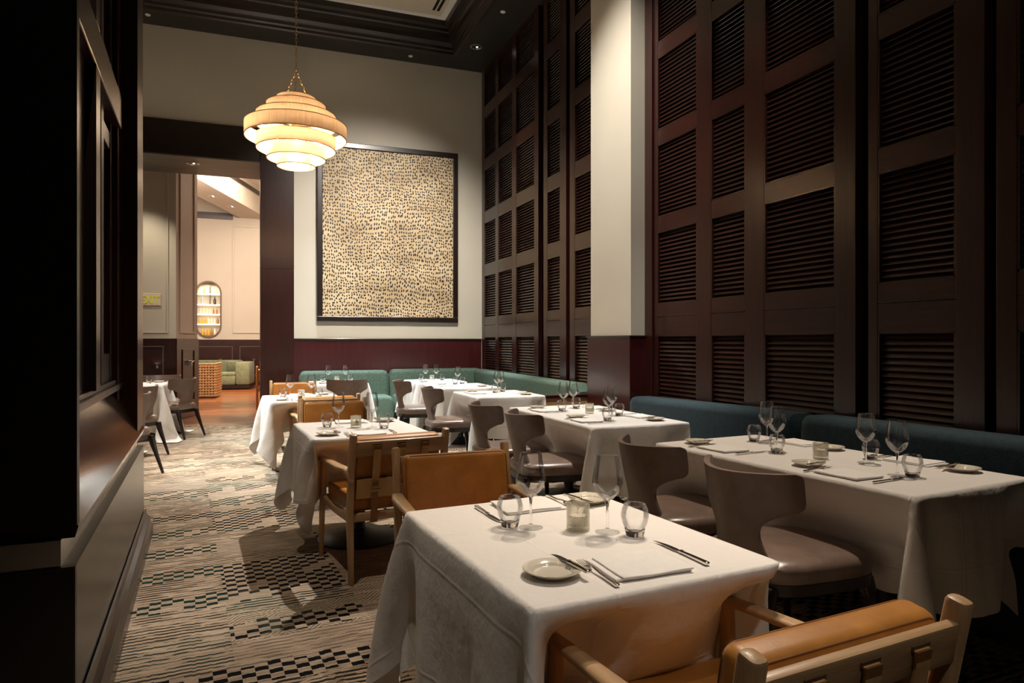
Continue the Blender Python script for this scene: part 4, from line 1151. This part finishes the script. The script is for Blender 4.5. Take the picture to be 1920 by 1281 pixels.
def setting(cx, cy, deg, tn, who, jitter=True):
    """diner sits at local -y facing +y; (cx, cy) = middle of the napkin"""
    a = math.radians(deg); R = Matrix.Rotation(a, 3, 'Z')
    def P(x, y):
        j = random.uniform(-.004, .004) if jitter else 0
        q = R @ Vector((x + j, y + j, 0)); return q.x + cx, q.y + cy
    jd = lambda: random.uniform(-3, 3) if jitter else 0
    x, y = P(0, 0); put('napkin', x, y, deg + jd(), f'folded white napkin of {who} setting, {tn}')
    x, y = P(-.135, -.115); put('fork', x, y, deg + 2 + jd(), f'steel fork of {who} setting, {tn}')
    x, y = P(.165, -.07); put('dknife', x, y, deg + 1 + jd(), f'steel dinner knife of {who} setting, {tn}')
    x, y = P(-.235, .03); put('plate', x, y, deg, f'cream side plate of {who} setting, {tn}')
    x, y = P(-.175, -.045); put('bknife', x, y, deg + 8 + jd(), f'butter knife on side plate, {who} setting, {tn}', .0155)
# nearest table
n1 = TN[1]
setting(.937, 1.545, 2, n1, 'the near'); setting(.90, 2.235, 184, n1, 'the far')
put('wine', .81, 1.98, 0, 'left wine glass of two on the ' + n1); put('wine', 1.01, 1.85, 0, 'right wine glass of two on the ' + n1)
put('tumbler', .755, 2.02, 0, 'left water tumbler of two on the ' + n1); put('tumbler', 1.07, 1.79, 0, 'right water tumbler of two on the ' + n1)
put('candle', .94, 1.91, 120, 'crackled glass candle holder in the middle of the ' + n1)
for k in (2, 3, 4, 5):
    cx, cy, wx, wy = T[k]; n = TN[k]
    if k in (2, 3, 4):
        setting(cx + .005, cy - wy / 2 + .13, 0, n, 'the near')
        if k != 4: setting(cx - .01, cy + wy / 2 - .12, 180, n, 'the far')
        pos = [(-.13, .07), (.08, -.03)], [(-.20, .12), (.15, -.09)], (-.02, .02)
    else:
        setting(cx, cy - .30, 0, n, 'the near')
        pos = [(-.11, .12), (.05, .10)], [(-.19, .08), (.13, .06)], (-.03, .05)
    if k == 4: pos = [(-.12, .12), (.12, .12)], [(-.20, .1), (.19, .1)], (0, .12)
    for i, s in enumerate(('left', 'right')):
        put('wine', cx + pos[0][i][0], cy + pos[0][i][1], 0, f'{s} wine glass of two on the {n}')
        put('tumbler', cx + pos[1][i][0], cy + pos[1][i][1], 0, f'{s} water tumbler of two on the {n}')
    put('candle', cx + pos[2][0], cy + pos[2][1], 0, 'crackled glass candle holder on the ' + n)
n = TN[6]; setting(2.34, 8.72, -90, n, 'the chair side'); setting(2.80, 8.66, 90, n, 'the bench side')
put('wine', 2.61, 9.02, 0, 'wine glass standing on the ' + n); put('tumbler', 2.56, 8.98, 0, 'left water tumbler of two on the ' + n); put('tumbler', 2.68, 9.05, 0, 'right water tumbler of two on the ' + n)
n = TN[7]; setting(2.33, 7.32, -90, n, 'the chair side'); setting(2.82, 7.20, 90, n, 'the bench side')
put('wine', 2.62, 7.42, 0, 'nearer wine glass of two on the ' + n); put('wine', 2.71, 7.56, 0, 'farther wine glass of two on the ' + n)
put('tumbler', 2.56, 7.33, 0, 'nearer water tumbler of two on the ' + n); put('tumbler', 2.70, 7.46, 0, 'farther water tumbler of two on the ' + n)
for k in (8, 9):
    n = TN[k]; cx, cy, wx, wy = T[k]
    for sgn, w1 in ((1, 'far'), (-1, 'near')):
        if k == 9:
            c1, c2 = ((2.37, 3.05), (2.92, 3.08)) if sgn > 0 else ((2.43, 2.27), (2.99, 2.40)); setting(*c1, -84, n, f'the {w1} chair side'); setting(*c2, 96, n, f'the {w1} bench side')
        else: setting(cx - .25, cy + sgn * .39 - .04, -90, n, f'the {w1} chair side'); setting(cx + .27, cy + sgn * .36 + .04, 91, n, f'the {w1} bench side')
    gl = {9: ([(2.76, 3.16), (2.60, 2.90), (2.75, 2.47), (2.62, 2.19)], [(2.73, 3.23), (2.555, 2.85), (2.86, 2.54), (2.655, 2.145)], (2.64, 2.64)),
          8: ([(2.45, 5.26), (2.62, 5.42), (2.47, 4.50), (2.64, 4.76)], [(2.41, 5.20), (2.62, 5.36), (2.43, 4.45), (2.68, 4.72)], (2.55, 4.97))}[k]
    wd = ['far left', 'far right', 'near left', 'near right']
    for i in range(4):
        put('wine', *gl[0][i], 0, f'{wd[i]} wine glass of four on the {n}'); put('tumbler', *gl[1][i], 0, f'{wd[i]} water tumbler of four on the {n}')
    put('candle', *gl[2], 25, 'printed crackled glass candle holder on the ' + n)
put('tumbler', -1.38, 10.74, 0, 'water tumbler on the doorway table at the far left'); put('plate', -1.28, 10.95, 0, 'side plate left of two on the doorway table'); put('plate', -1.10, 10.85, 0, 'side plate right of two on the doorway table')
